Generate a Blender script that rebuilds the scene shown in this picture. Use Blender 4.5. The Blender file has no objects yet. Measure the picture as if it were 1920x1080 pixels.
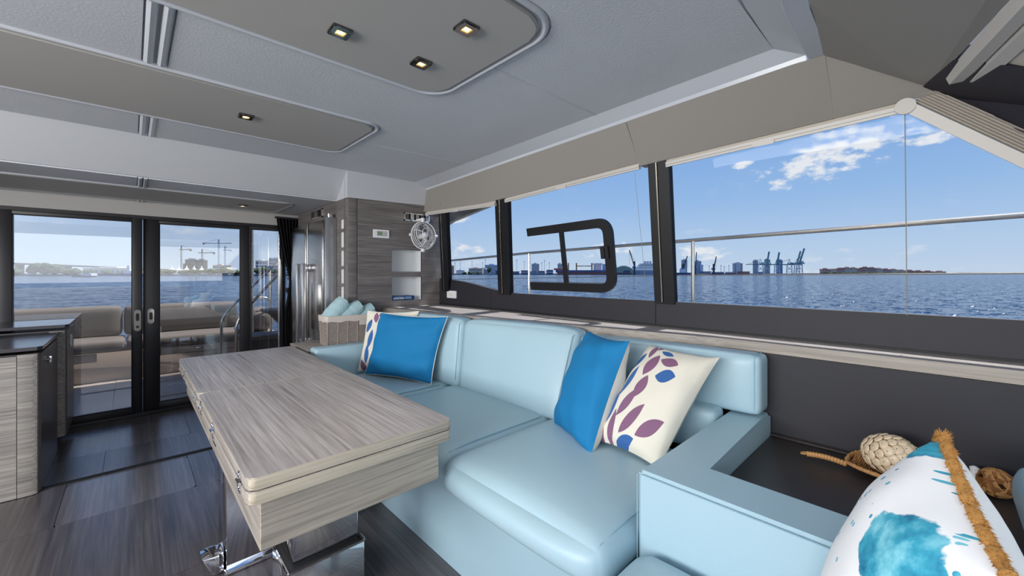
import bpy, bmesh, math, random
from mathutils import Vector, Matrix
random.seed(7)
scene = bpy.context.scene
COL = scene.collection
PI = math.pi
R = math.radians

# ------------------------------------------------------------------ camera
YAW = 43.4
FPX = 755.0                       # focal length in pixels of a 1920 wide frame
cam_d = bpy.data.cameras.new('camera')
cam_d.sensor_width = 36.0
cam_d.lens = FPX / 1920 * 36.0
cam_d.shift_y = -28 / 1920
cam_d.clip_start = 0.05
cam_d.clip_end = 20000
cam = bpy.data.objects.new('camera', cam_d)
COL.objects.link(cam)
cam.location = (0, 0, 1.35)
cam.rotation_euler = (R(90), 0, R(-YAW))
scene.camera = cam

# ------------------------------------------------------------------ world
world = bpy.data.worlds.new('sky')
scene.world = world
world.use_nodes = True
nt = world.node_tree
nt.nodes.clear()
def wn(t, **k):
    n = nt.nodes.new(t)
    for a, b in k.items():
        setattr(n, a, b)
    return n
def wmath(op, a, b=None, c=None, clamp=False):
    n = wn('ShaderNodeMath', operation=op, use_clamp=clamp)
    for i, v in enumerate((a, b, c)):
        if v is None:
            continue
        if isinstance(v, (int, float)):
            n.inputs[i].default_value = v
        else:
            nt.links.new(v, n.inputs[i])
    return n.outputs[0]
tc = wn('ShaderNodeTexCoord')
sep = wn('ShaderNodeSeparateXYZ')
nt.links.new(tc.outputs['Generated'], sep.inputs[0])
ramp = wn('ShaderNodeValToRGB')
nt.links.new(sep.outputs[2], ramp.inputs[0])
cr = ramp.color_ramp
cr.elements[0].position = 0.0
cr.elements[0].color = (0.58, 0.70, 0.85, 1)
cr.elements[1].position = 1.0
cr.elements[1].color = (0.07, 0.17, 0.46, 1)
for p, c in ((0.06, (0.49, 0.65, 0.86)), (0.16, (0.33, 0.53, 0.84)), (0.36, (0.17, 0.36, 0.74))):
    e = cr.elements.new(p)
    e.color = (*c, 1)
# small broken cumulus scattered round the whole sky
def sky_dir(az, el):
    return (math.cos(R(el)) * math.cos(R(az)), math.cos(R(el)) * math.sin(R(az)), math.sin(R(el)))
mp = wn('ShaderNodeMapping')
mp.inputs['Scale'].default_value = (1, 1, 2.2)
nt.links.new(tc.outputs['Generated'], mp.inputs[0])
nz = wn('ShaderNodeTexNoise')
nz.inputs['Scale'].default_value = 9.0
nz.inputs['Detail'].default_value = 7.0
nz.inputs['Roughness'].default_value = 0.62
nt.links.new(mp.outputs[0], nz.inputs['Vector'])
nb = wn('ShaderNodeTexNoise')
nb.inputs['Scale'].default_value = 30.0
nb.inputs['Detail'].default_value = 6.0
nb.inputs['Roughness'].default_value = 0.6
nt.links.new(mp.outputs[0], nb.inputs['Vector'])
low = wmath('MULTIPLY', wmath('SUBTRACT', 0.13, sep.outputs[2]), 9.0, clamp=True)
base = wmath('SUBTRACT', wmath('ADD', wmath('MULTIPLY', nz.outputs[0], 0.6), wmath('MULTIPLY', nb.outputs[0], 0.4)), 0.565)
scat = wmath('MULTIPLY', wmath('MULTIPLY', base, 7.0, clamp=True), wmath('ADD', wmath('MULTIPLY', low, 0.75), 0.1))
cl = scat
# individual cumulus clouds: (azimuth from +x, elevation, half width, half height, tilt)
for az, el, hw, hh, tilt in ((8.0, 13.2, 0.135, 0.045, 0.26), (-0.5, 13.2, 0.055, 0.013, 0.1),
                             (16.6, 13.2, 0.03, 0.009, 0.15), (46.6 + 7.6, 7.7, 0.03, 0.012, 0.1),
                             (53.2, 3.4, 0.05, 0.013, 0.0), (33.0, 3.2, 0.07, 0.018, 0.1), (22.0, 2.6, 0.06, 0.02, 0.0),
                             (100, 14, 0.1, 0.03, 0.1), (135, 10, 0.14, 0.03, 0.0), (-40, 15, 0.12, 0.04, 0.1),
                             (-80, 10, 0.1, 0.03, 0.0), (190, 14, 0.12, 0.04, 0.1), (230, 9, 0.1, 0.03, 0.0), (62, 28, 0.12, 0.05, 0.2), (-100, 30, 0.14, 0.06, 0.2)):
    d = Vector(sky_dir(az, el))
    r_ = Vector((math.sin(R(az)), -math.cos(R(az)), 0))
    u_ = r_.cross(d)
    if u_.z < 0:
        u_ = -u_
    rr = (r_ * math.cos(tilt) + u_ * math.sin(tilt))
    uu = (u_ * math.cos(tilt) - r_ * math.sin(tilt))
    dots = []
    for vec, s in ((rr, hw), (uu, hh)):
        n = wn('ShaderNodeVectorMath', operation='DOT_PRODUCT')
        nt.links.new(tc.outputs['Generated'], n.inputs[0])
        n.inputs[1].default_value = vec
        m = wmath('DIVIDE', wmath('SUBTRACT', n.outputs['Value'], vec.dot(d)), s)
        dots.append(wmath('MULTIPLY', m, m))
    dd = wn('ShaderNodeVectorMath', operation='DOT_PRODUCT')
    nt.links.new(tc.outputs['Generated'], dd.inputs[0])
    dd.inputs[1].default_value = d
    front = wmath('GREATER_THAN', dd.outputs['Value'], 0.3)
    f = wmath('SUBTRACT', 0.75, wmath('ADD', dots[0], dots[1]))
    f = wmath('ADD', f, wmath('MULTIPLY', wmath('SUBTRACT', nb.outputs[0], 0.5), 5.0))
    f = wmath('MULTIPLY', wmath('MULTIPLY', f, 1.1, clamp=True), front)
    cl = wmath('MAXIMUM', cl, f)
mixc = wn('ShaderNodeMix', data_type='RGBA')
nt.links.new(cl, mixc.inputs['Factor'])
nt.links.new(ramp.outputs[0], mixc.inputs['A'])
mixc.inputs['B'].default_value = (0.86, 0.88, 0.92, 1)
bg = wn('ShaderNodeBackground')
nt.links.new(mixc.outputs['Result'], bg.inputs[0])
bg.inputs[1].default_value = 1.0
out = wn('ShaderNodeOutputWorld')
nt.links.new(bg.outputs[0], out.inputs[0])

# ------------------------------------------------------------------ sun and large lights
sd = bpy.data.lights.new('sun', 'SUN')
sd.energy = 6.0
sd.angle = R(0.6)
sd.color = (1.0, 0.95, 0.88)
sun = bpy.data.objects.new('sun', sd)
COL.objects.link(sun)
sun.rotation_euler = Vector((-0.5, 0.06, -0.86)).to_track_quat('-Z', 'Y').to_euler()
def area(name, loc, to, sx, sy, e, col=(1, 1, 1)):
    l = bpy.data.lights.new(name, 'AREA')
    l.shape = 'RECTANGLE'
    l.size, l.size_y, l.energy, l.color = sx, sy, e, col
    o = bpy.data.objects.new(name, l)
    COL.objects.link(o)
    o.location = loc
    o.rotation_euler = (Vector(to) - Vector(loc)).to_track_quat('-Z', 'Y').to_euler()
    return o
area('windscreen_fill', (-0.4, -1.9, 1.65), (0.6, 2.5, 1.2), 4.4, 1.0, 17, (1.0, 0.985, 0.965))  # added fill lamp standing in for daylight through the windscreen
area('port_side_fill', (-2.8, 0.9, 1.6), (0.6, 1.3, 1.3), 3.6, 0.85, 185, (1.0, 0.985, 0.965))  # added fill lamp beside the unseen port windows, brightening the cabin

scene.view_settings.view_transform = 'Standard'
scene.view_settings.look = 'None'
scene.view_settings.exposure = 0.0
scene.view_settings.gamma = 1.0
scene.view_settings.use_curve_mapping = False

# ------------------------------------------------------------------ materials
MATS = {}
def srgb(r, g, b):
    f = lambda c: (c / 255 / 12.92) if c / 255 <= 0.04045 else ((c / 255 + 0.055) / 1.055) ** 2.4
    return (f(r), f(g), f(b), 1)
class NT:
    def __init__(self, name):
        self.m = bpy.data.materials.new(name)
        self.m.use_nodes = True
        self.t = self.m.node_tree
        self.t.nodes.clear()
        self.o = self.t.nodes.new('ShaderNodeOutputMaterial')
        MATS[name] = self.m
    def n(self, ty, inputs=None, **k):
        n = self.t.nodes.new(ty)
        for a, b in k.items():
            setattr(n, a, b)
        for a, b in (inputs or {}).items():
            if isinstance(b, bpy.types.NodeSocket):
                self.t.links.new(b, n.inputs[a])
            else:
                n.inputs[a].default_value = b
        return n
    def math(self, op, a, b=0.0, clamp=False):
        return self.n('ShaderNodeMath', {0: a, 1: b}, operation=op, use_clamp=clamp).outputs[0]
    def mix(self, f, a, b):
        return self.n('ShaderNodeMix', {'Factor': f, 'A': a, 'B': b}, data_type='RGBA').outputs['Result']
    def coords(self, scale=(1, 1, 1), kind='Object', loc=(0, 0, 0), rot=(0, 0, 0)):
        c = self.n('ShaderNodeTexCoord')
        return self.n('ShaderNodeMapping', {'Vector': c.outputs[kind], 'Scale': scale, 'Location': loc, 'Rotation': rot}).outputs[0]
    def noise(self, vec, scale=5, detail=3, rough=0.55):
        return self.n('ShaderNodeTexNoise', {'Vector': vec, 'Scale': scale, 'Detail': detail, 'Roughness': rough}).outputs[0]
    def ramp(self, f, stops):
        n = self.n('ShaderNodeValToRGB', {0: f})
        c = n.color_ramp
        c.elements[0].position, c.elements[0].color = stops[0]
        c.elements[1].position, c.elements[1].color = stops[-1]
        for p, col in stops[1:-1]:
            c.elements.new(p).color = col
        return n.outputs[0]
    def bsdf(self, col, rough=0.5, metal=0.0, bump=None, bstr=0.2, bdist=0.01, **extra):
        ins = {'Base Color': col, 'Roughness': rough, 'Metallic': metal}
        ins.update(extra)
        b = self.n('ShaderNodeBsdfPrincipled', ins)
        if bump is not None:
            bp = self.n('ShaderNodeBump', {'Strength': bstr, 'Distance': bdist, 'Height': bump})
            self.t.links.new(bp.outputs[0], b.inputs['Normal'])
        self.t.links.new(b.outputs[0], self.o.inputs[0])
        return b
def plain(name, c, rough=0.5, metal=0.0, bscale=0, bstr=0.15, var=0.0, **extra):
    m = NT(name)
    col = c
    nzz = None
    if bscale:
        nzz = m.noise(m.coords(), bscale, 3)
    if var:
        v = m.noise(m.coords(), 3.0, 4)
        col = m.mix(v, tuple(x * (1 - var) for x in c[:3]) + (1,), tuple(min(1, x * (1 + var)) for x in c[:3]) + (1,))
    m.bsdf(col, rough, metal, nzz, bstr, 0.004, **extra)
    return m.m
def wood(name, c1, c2, c3, axis, rough=0.45, fine=90, along=2.2, bstr=0.12, **extra):
    """greige laminate; grain runs along the axis 0, 1 or 2"""
    m = NT(name)
    s = [fine, fine, fine]
    s[axis] = along
    s2 = [14, 14, 14]
    s2[axis] = 0.9
    a = m.noise(m.coords(tuple(s)), 1.0, 4, 0.6)
    b = m.noise(m.coords(tuple(s2)), 1.0, 5, 0.65)
    f = m.math('ADD', m.math('MULTIPLY', a, 0.6), m.math('MULTIPLY', b, 0.4))
    col = m.ramp(f, [(0.36, c1), (0.5, c2), (0.64, c3)])
    m.bsdf(col, rough, 0.0, a, bstr, 0.002, **extra)
    return m.m
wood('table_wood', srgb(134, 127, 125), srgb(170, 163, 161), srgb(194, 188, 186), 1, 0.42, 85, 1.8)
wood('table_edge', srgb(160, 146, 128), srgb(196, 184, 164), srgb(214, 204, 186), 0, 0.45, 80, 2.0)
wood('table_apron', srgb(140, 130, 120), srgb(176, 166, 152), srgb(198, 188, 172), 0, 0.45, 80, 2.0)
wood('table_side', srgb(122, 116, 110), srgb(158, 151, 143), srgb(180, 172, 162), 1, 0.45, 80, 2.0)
wood('column_wood', srgb(86, 82, 80), srgb(110, 105, 103), srgb(136, 131, 129), 0, 0.5, 150, 3.5)
wood('column_side_wood', srgb(86, 82, 80), srgb(108, 103, 101), srgb(132, 127, 125), 1, 0.5, 150, 3.5)
wood('galley_wood', srgb(116, 111, 107), srgb(150, 145, 140), srgb(178, 172, 166), 0, 0.5, 90, 2.5)
wood('ledge_wood', srgb(120, 112, 104), srgb(150, 142, 133), srgb(172, 164, 154), 1, 0.5, 90, 1.5)
wood('ledge_top', srgb(126, 121, 120), srgb(146, 141, 141), srgb(160, 156, 156), 1, 0.5, 120, 3)
wood('floor_wood', srgb(58, 54, 56), srgb(78, 73, 75), srgb(98, 93, 95), 1, 0.3, 70, 1.8, 0.25, **{'Coat Weight': 0.55, 'Coat Roughness': 0.22})
wood('floor_panel_wood', srgb(76, 72, 74), srgb(96, 91, 93), srgb(114, 109, 111), 1, 0.28, 70, 1.8, 0.25, **{'Coat Weight': 0.7, 'Coat Roughness': 0.2})
wood('step_wood', srgb(62, 54, 50), srgb(84, 75, 70), srgb(100, 92, 86), 0, 0.5, 70, 2)
plain('sofa_leather', srgb(166, 195, 208), 0.42, 0, 260, 0.10)
plain('sofa_seam', srgb(140, 178, 194), 0.6)
plain('sofa_leather_base', srgb(158, 187, 201), 0.45, 0, 260, 0.10)
plain('ceiling_leather', srgb(203, 207, 213), 0.40, 0, 90, 0.22, 0.05)
plain('ceiling_panel', srgb(176, 174, 171), 0.6, 0, 300, 0.05)
plain('ceiling_trim', srgb(190, 194, 202), 0.22)
plain('white_gloss', srgb(192, 195, 200), 0.35)
plain('beige_panel', srgb(144, 140, 134), 0.55, 0, 300, 0.04)
plain('blind_bar', srgb(196, 192, 187), 0.45)
plain('blind_fabric', srgb(184, 178, 168), 0.8)
plain('dark_panel', srgb(37, 37, 44), 0.6, 0, 400, 0.06)
plain('console_top', srgb(62, 56, 55), 0.45, 0, 300, 0.04)
plain('frame_black', srgb(34, 33, 38), 0.4)
plain('window_black', srgb(9, 9, 14), 0.5)
plain('pillar_black', srgb(33, 30, 40), 0.55)
plain('black_gap', srgb(12, 12, 13), 0.6)
plain('chrome', srgb(235, 235, 238), 0.06, 1.0)
plain('rail_steel', srgb(226, 218, 204), 0.26, 1.0)
plain('white_plastic', srgb(232, 233, 236), 0.35)
plain('niche_white', srgb(226, 229, 231), 0.5)
plain('counter_dark', srgb(74, 72, 77), 0.2)
plain('cabinet_dark', srgb(84, 80, 82), 0.35)
plain('curtain_black', srgb(24, 24, 29), 0.85)
plain('cockpit_cushion', srgb(120, 113, 107), 0.75, 0, 200, 0.1)
plain('cockpit_white', srgb(196, 178, 160), 0.4)
plain('deck_beige', srgb(168, 156, 146), 0.6, 0, 60, 0.1)
plain('hull_white', srgb(225, 226, 228), 0.3)
plain('screen_green', srgb(120, 150, 122), 0.3)
plain('panel_grey', srgb(140, 142, 134), 0.4)
plain('book_blue', srgb(24, 70, 120), 0.5)
plain('paper', srgb(225, 222, 214), 0.7)
plain('liner', srgb(206, 196, 186), 0.85, 0, 250, 0.2)
plain('wicker_grey', srgb(158, 146, 138), 0.7, 0, 60, 0.2, 0.25)
plain('rattan', srgb(188, 140, 88), 0.6, 0, 60, 0.2, 0.2)
plain('rattan_dark', srgb(140, 92, 48), 0.6, 0, 60, 0.2, 0.2)
plain('shell', srgb(230, 208, 176), 0.35, 0, 40, 0.2, 0.18)
plain('shell_core', srgb(150, 100, 55), 0.7)
plain('shell_pin', srgb(70, 48, 30), 0.6)
plain('fur', srgb(190, 140, 76), 0.85, 0, 30, 0.3, 0.25)
plain('cream_cloth', srgb(228, 224, 212), 0.85, 0, 500, 0.2)
plain('white_cloth', srgb(236, 238, 240), 0.85, 0, 500, 0.15)
plain('light_frame', srgb(120, 118, 116), 0.08, 1.0)
# brushed steel of the refrigerator
m = NT('brushed_steel')
m.bsdf(srgb(150, 146, 142), 0.22, 1.0, m.noise(m.coords((6, 6, 300)), 1, 2), 0.02, 0.001)
m = NT('steel_edge')
m.bsdf(srgb(196, 197, 202), 0.34, 1.0, m.noise(m.coords((300, 300, 6)), 1, 2), 0.03, 0.001)
# lamp lens
m = NT('lamp_glow')
e = m.n('ShaderNodeEmission', {0: (1.0, 0.62, 0.22, 1), 1: 2.6})
m.t.links.new(e.outputs[0], m.o.inputs[0])
m = NT('lamp_core')
e = m.n('ShaderNodeEmission', {0: (1.0, 0.86, 0.6, 1), 1: 9.0})
m.t.links.new(e.outputs[0], m.o.inputs[0])
# glass: clear body, mirror reflection growing with angle
def glass(name, tint, ior, extra=0.0):
    m = NT(name)
    fr = m.n('ShaderNodeFresnel', {'IOR': ior}).outputs[0]
    f = m.math('ADD', fr, extra, True)
    tr = m.n('ShaderNodeBsdfTransparent', {0: tint})
    gl = m.n('ShaderNodeBsdfGlossy', {'Color': (1, 1, 1, 1), 'Roughness': 0.0})
    mx = m.n('ShaderNodeMixShader', {0: f, 1: tr.outputs[0], 2: gl.outputs[0]})
    m.t.links.new(mx.outputs[0], m.o.inputs[0])
glass('window_glass', (0.95, 0.96, 0.97, 1), 1.12)
glass('door_glass', (0.96, 0.96, 0.97, 1), 1.55, 0.07)
# translucent white sheet added beyond the windscreen so sunlight from above makes it glow
m = NT('white_exterior_sheet')
tb = m.n('ShaderNodeBsdfTranslucent', {0: srgb(235, 234, 226)})
m.t.links.new(tb.outputs[0], m.o.inputs[0])
# linen pillow cloth
m = NT('blue_linen')
wv = m.noise(m.coords((700, 700, 700)), 1, 2)
m.bsdf(m.mix(wv, srgb(0, 104, 160), srgb(4, 130, 186)), 0.8, 0, wv, 0.25, 0.002)
# towel
m = NT('towel')
tv = m.n('ShaderNodeTexWave', {'Vector': m.coords((1, 1, 1)), 'Scale': 60.0, 'Distortion': 3.0}).outputs['Fac']
m.bsdf(srgb(178, 210, 216), 0.95, 0, tv, 0.5, 0.006)
# leaf print
def leaf_print(name, leaves):
    m = NT(name)
    col = m.mix(m.noise(m.coords((600, 600, 600)), 1, 2), srgb(216, 211, 196), srgb(232, 228, 215))
    uv = m.n('ShaderNodeTexCoord').outputs['UV']
    for (u, v, ang, ln, wd, c) in leaves:
        mpn = m.n('ShaderNodeMapping', {'Vector': uv, 'Location': (u, v, 0), 'Rotation': (0, 0, R(ang)), 'Scale': (ln, wd, 1)}, vector_type='TEXTURE')
        s = m.n('ShaderNodeSeparateXYZ', {0: mpn.outputs[0]})
        x2 = m.math('MULTIPLY', s.outputs[0], s.outputs[0])
        k = m.math('LESS_THAN', m.math('ADD', x2, m.math('ABSOLUTE', s.outputs[1])), 1.0)
        col = m.mix(k, col, srgb(131, 92, 122) if c == 'p' else srgb(52, 98, 160))
    m.bsdf(col, 0.85, 0, m.noise(m.coords((700, 700, 700)), 1, 2), 0.2, 0.002)
LEAVES = [(.36, .74, 80, .12, .085, 'p'), (.57, .80, 175, .13, .05, 'p'), (.63, .66, 10, .12, .065, 'b'), (.45, .90, 170, .10, .03, 'b'),
          (.41, .52, 85, .11, .075, 'p'), (.34, .36, 68, .15, .06, 'p'), (.17, .55, 82, .16, .05, 'b'), (.14, .30, 95, .16, .05, 'b'),
          (.50, .24, 58, .17, .065, 'p'), (.28, .12, 105, .17, .05, 'p'), (.12, .08, 125, .16, .05, 'p'), (.76, .22, 35, .16, .065, 'p'),
          (.50, .04, 25, .14, .06, 'b'), (.22, .90, 100, .09, .05, 'p'), (.30, .97, 60, .06, .03, 'p'), (.10, .76, 70, .12, .05, 'b')]
leaf_print('leaf_print', LEAVES)
# watercolour splash print on white cotton
m = NT('splash_print')
uv = m.n('ShaderNodeTexCoord').outputs['UV']
sp = m.n('ShaderNodeSeparateXYZ', {0: uv})
n1 = m.noise(uv, 3.2, 5, 0.6)
n2 = m.noise(uv, 7.0, 4, 0.6)
def blob(cx, cy, rx, ry, k=1.3):
    a = m.math('DIVIDE', m.math('SUBTRACT', sp.outputs[0], cx), rx)
    b = m.math('DIVIDE', m.math('SUBTRACT', sp.outputs[1], cy), ry)
    q = m.math('ADD', m.math('MULTIPLY', a, a), m.math('MULTIPLY', b, b))
    q = m.math('ADD', q, m.math('MULTIPLY', m.math('SUBTRACT', n1, 0.5), k * 2))
    return m.math('MULTIPLY', m.math('SUBTRACT', 1.0, q), 9.0, True)
mask = m.math('MAXIMUM', blob(0.76, 0.79, 0.22, 0.15), blob(0.02, 0.97, 0.16, 0.12))
mask = m.math('MAXIMUM', mask, blob(0.08, 0.20, 0.10, 0.10))
vor = m.n('ShaderNodeTexVoronoi', {'Vector': uv, 'Scale': 17.0, 'Randomness': 1.0})
drop = m.math('LESS_THAN', vor.outputs['Distance'], 0.2)
dm = m.math('GREATER_THAN', m.noise(uv, 4.0, 2), 0.44)
mask = m.math('MAXIMUM', mask, m.math('MULTIPLY', drop, dm))
pc = m.ramp(n2, [(0.32, srgb(20, 98, 140)), (0.5, srgb(56, 160, 188)), (0.66, srgb(130, 205, 220))])
m.bsdf(m.mix(mask, srgb(240, 241, 243), pc), 0.85)
# sea
m = NT('sea_water')
oc = m.coords((1, 1, 1))
c1 = m.n('ShaderNodeTexNoise', {'Vector': m.coords((0.5, 0.8, 1)), 'Scale': 1.0, 'Detail': 4.0, 'Roughness': 0.62})
c2 = m.n('ShaderNodeTexNoise', {'Vector': m.coords((2.2, 3.4, 1)), 'Scale': 1.0, 'Detail': 3.0, 'Roughness': 0.6})
sm = m.n('ShaderNodeVectorMath', {0: c1.outputs['Color'], 1: c2.outputs['Color']}, operation='ADD').outputs[0]
sm = m.n('ShaderNodeVectorMath', {0: sm, 1: (1.0, 1.0, 1.0)}, operation='SUBTRACT').outputs[0]
sm = m.n('ShaderNodeVectorMath', {0: sm, 1: (1.9, 1.9, 0.0)}, operation='MULTIPLY').outputs[0]
sm = m.n('ShaderNodeVectorMath', {0: sm, 1: (0.0, 0.0, 1.0)}, operation='ADD').outputs[0]
sm = m.n('ShaderNodeVectorMath', {0: sm}, operation='NORMALIZE').outputs[0]
pb = m.bsdf(srgb(14, 44, 76), 0.14, 0.0, IOR=1.33)
m.t.links.new(sm, pb.inputs['Normal'])
# foliage and shore colours; haze is painted into far blue, navy, grey and teal
m = NT('foliage')
m.bsdf(m.mix(m.noise(m.coords(), 0.5, 5, 0.7), srgb(38, 56, 38), srgb(86, 104, 66)), 0.9)
plain('trunk', srgb(84, 70, 58), 0.9)
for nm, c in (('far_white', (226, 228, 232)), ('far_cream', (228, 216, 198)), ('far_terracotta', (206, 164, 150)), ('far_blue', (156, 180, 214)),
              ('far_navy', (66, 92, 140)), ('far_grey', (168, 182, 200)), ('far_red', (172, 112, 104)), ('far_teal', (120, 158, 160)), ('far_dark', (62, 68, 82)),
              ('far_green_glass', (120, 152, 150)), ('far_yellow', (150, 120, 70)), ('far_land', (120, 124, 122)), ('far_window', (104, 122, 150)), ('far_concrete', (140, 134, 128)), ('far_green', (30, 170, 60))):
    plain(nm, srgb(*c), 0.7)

# ------------------------------------------------------------------ helpers
WL = {}                                      # world location of every object made here
def V(*a): return Vector(a)
def root(name, loc, label=None, cat=None, group=None, kind=None, parent=None):
    o = bpy.data.objects.new(name, None)
    COL.objects.link(o)
    o.empty_display_size = 0.05
    WL[o.name] = Vector(loc)
    o.location = Vector(loc) - (WL[parent.name] if parent else Vector())
    o.parent = parent
    tag(o, label, cat, group, kind)
    return o
def tag(o, label=None, cat=None, group=None, kind=None):
    if label: o['label'] = label
    if cat: o['category'] = cat
    if group: o['group'] = group
    if kind: o['kind'] = kind
    return o
def add(name, bm, mat, parent=None, label=None, cat=None, group=None, kind=None, smooth=35):
    """one mesh object from a bmesh in world coordinates; its origin goes to its base"""
    bmesh.ops.recalc_face_normals(bm, faces=bm.faces)
    lo = Vector((min(v.co[i] for v in bm.verts) for i in range(3)))
    hi = Vector((max(v.co[i] for v in bm.verts) for i in range(3)))
    c = Vector(((lo.x + hi.x) / 2, (lo.y + hi.y) / 2, lo.z))
    bmesh.ops.translate(bm, verts=bm.verts, vec=-c)
    me = bpy.data.meshes.new(name)
    bm.to_mesh(me)
    bm.free()
    for mm in (mat if isinstance(mat, (list, tuple)) else [mat]):
        me.materials.append(MATS[mm])
    if smooth:
        me.shade_smooth()
        me.set_sharp_from_angle(angle=R(smooth))
    o = bpy.data.objects.new(name, me)
    COL.objects.link(o)
    WL[o.name] = c
    o.location = c - (WL[parent.name] if parent else Vector())
    o.parent = parent
    return tag(o, label, cat, group, kind)
def new(): return bmesh.new()
def bx(bm, x0, x1, y0, y1, z0, z1, bevel=0.0, seg=2):
    vs = [bm.verts.new((x, y, z)) for z in (z0, z1) for y in (y0, y1) for x in (x0, x1)]
    fs = [bm.faces.new([vs[i] for i in q]) for q in ((0, 2, 3, 1), (4, 5, 7, 6), (0, 1, 5, 4), (2, 6, 7, 3), (0, 4, 6, 2), (1, 3, 7, 5))]
    if bevel:
        es = list({e for f in fs for e in f.edges})
        bmesh.ops.bevel(bm, geom=es, offset=bevel, segments=seg, profile=0.5, affect='EDGES')
    return bm
def box(x0, x1, y0, y1, z0, z1, bevel=0.0, seg=2): return bx(new(), x0, x1, y0, y1, z0, z1, bevel, seg)
def obox(bm, c, ax, ay, az, sx, sy, sz, bevel=0.0):
    """box at centre c with unit axes ax, ay, az and full sizes"""
    t = new()
    bx(t, -sx / 2, sx / 2, -sy / 2, sy / 2, -sz / 2, sz / 2, bevel)
    M = Matrix((Vector(ax), Vector(ay), Vector(az))).transposed().to_4x4()
    M.translation = Vector(c)
    bmesh.ops.transform(t, matrix=M, verts=t.verts)
    return join(bm, t)
def join(bm, t):
    me = bpy.data.meshes.new('tmp')
    t.to_mesh(me)
    t.free()
    bm.from_mesh(me)
    bpy.data.meshes.remove(me)
    return bm
def prism(bm, pts, ext):
    """polygon in 3-D pushed along ext"""
    ext = Vector(ext)
    a = [bm.verts.new(Vector(p)) for p in pts]
    b = [bm.verts.new(Vector(p) + ext) for p in pts]
    bm.faces.new(a)
    bm.faces.new(b[::-1])
    n = len(a)
    for i in range(n):
        bm.faces.new((a[i], b[i], b[(i + 1) % n], a[(i + 1) % n]))
    return bm
def tube(bm, pts, r, n=8, closed=False, radii=None, cap=True):
    pts = [Vector(p) for p in pts]
    k = len(pts)
    rings = []
    up = None
    for i, p in enumerate(pts):
        if closed:
            d = pts[(i + 1) % k] - pts[i - 1]
        else:
            d = pts[min(i + 1, k - 1)] - pts[max(i - 1, 0)]
        d.normalize()
        if up is None:
            up = d.orthogonal().normalized()
        else:
            up = (up - d * up.dot(d))
            up = up.normalized() if up.length > 1e-6 else d.orthogonal().normalized()
        s = d.cross(up)
        rr = radii[i] if radii else r
        rings.append([bm.verts.new(p + (up * math.cos(2 * PI * j / n) + s * math.sin(2 * PI * j / n)) * rr) for j in range(n)])
    for i in range(k if closed else k - 1):
        a, b = rings[i], rings[(i + 1) % k]
        for j in range(n):
            bm.faces.new((a[j], a[(j + 1) % n], b[(j + 1) % n], b[j]))
    if not closed and cap:
        bm.faces.new(rings[0][::-1])
        bm.faces.new(rings[-1])
    return bm
def fillet(pts, r, seg=6):
    """polyline with its inner corners rounded"""
    pts = [Vector(p) for p in pts]
    o = [pts[0]]
    for i in range(1, len(pts) - 1):
        a, b, c = pts[i - 1], pts[i], pts[i + 1]
        d1, d2 = (a - b), (c - b)
        rr = min(r, d1.length * 0.49, d2.length * 0.49)
        p, q = b + d1.normalized() * rr, b + d2.normalized() * rr
        for j in range(seg + 1):
            t = j / seg
            o.append(p * (1 - t) ** 2 + b * 2 * t * (1 - t) + q * t * t)
    o.append(pts[-1])
    return o
def rrect(x0, x1, y0, y1, r, seg=6):
    o = []
    for cx, cy, a in ((x1 - r, y1 - r, 0), (x0 + r, y1 - r, 90), (x0 + r, y0 + r, 180), (x1 - r, y0 + r, 270)):
        for j in range(seg + 1):
            t = R(a + 90 * j / seg)
            o.append((cx + r * math.cos(t), cy + r * math.sin(t)))
    return o
def ribbon(bm, path, half, nrm, thick):
    """flat band of width 2*half along a path that lies in the plane with normal nrm"""
    nrm = Vector(nrm).normalized()
    P = [Vector(p) for p in path]
    L, Rr = [], []
    for i, p in enumerate(P):
        d = (P[min(i + 1, len(P) - 1)] - P[max(i - 1, 0)]).normalized()
        s = d.cross(nrm).normalized()
        L.append(p + s * half)
        Rr.append(p - s * half)
    e = nrm * thick
    q = [[bm.verts.new(x) for x in (L[i], Rr[i], Rr[i] + e, L[i] + e)] for i in range(len(P))]
    for i in range(len(P) - 1):
        for j in range(4):
            bm.faces.new((q[i][j], q[i][(j + 1) % 4], q[i + 1][(j + 1) % 4], q[i + 1][j]))
    bm.faces.new(q[0][::-1])
    bm.faces.new(q[-1])
    return bm
def cushion(x0, x1, y0, y1, z0, z1, r, top=0.0, front=0.0, n=13, fn=None):
    bm = new()
    bmesh.ops.create_cube(bm, size=2)
    bmesh.ops.subdivide_edges(bm, edges=bm.edges, cuts=n, use_grid_fill=True)
    h = ((x1 - x0) / 2, (y1 - y0) / 2, (z1 - z0) / 2)
    c = Vector(((x0 + x1) / 2, (y0 + y1) / 2, (z0 + z1) / 2))
    r = min(r, *[q * 0.98 for q in h])
    for v in bm.verts:
        p = [math.sin(q * PI / 2) for q in v.co]
        q = Vector([p[i] * h[i] for i in range(3)])
        inn = Vector([max(-h[i] + r, min(h[i] - r, q[i])) for i in range(3)])
        d = q - inn
        if d.length > 1e-9:
            q = inn + d.normalized() * r
        w = (p[2] + 1) / 2
        q.z += top * w * (1 - p[0] ** 4) * (1 - p[1] ** 4)
        q.x -= front * (1 - p[0]) / 2 * (1 - p[1] ** 4) * (1 - p[2] ** 2)
        v.co = q + c
        if fn:
            v.co = fn(v.co, p)
    return bm
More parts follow.
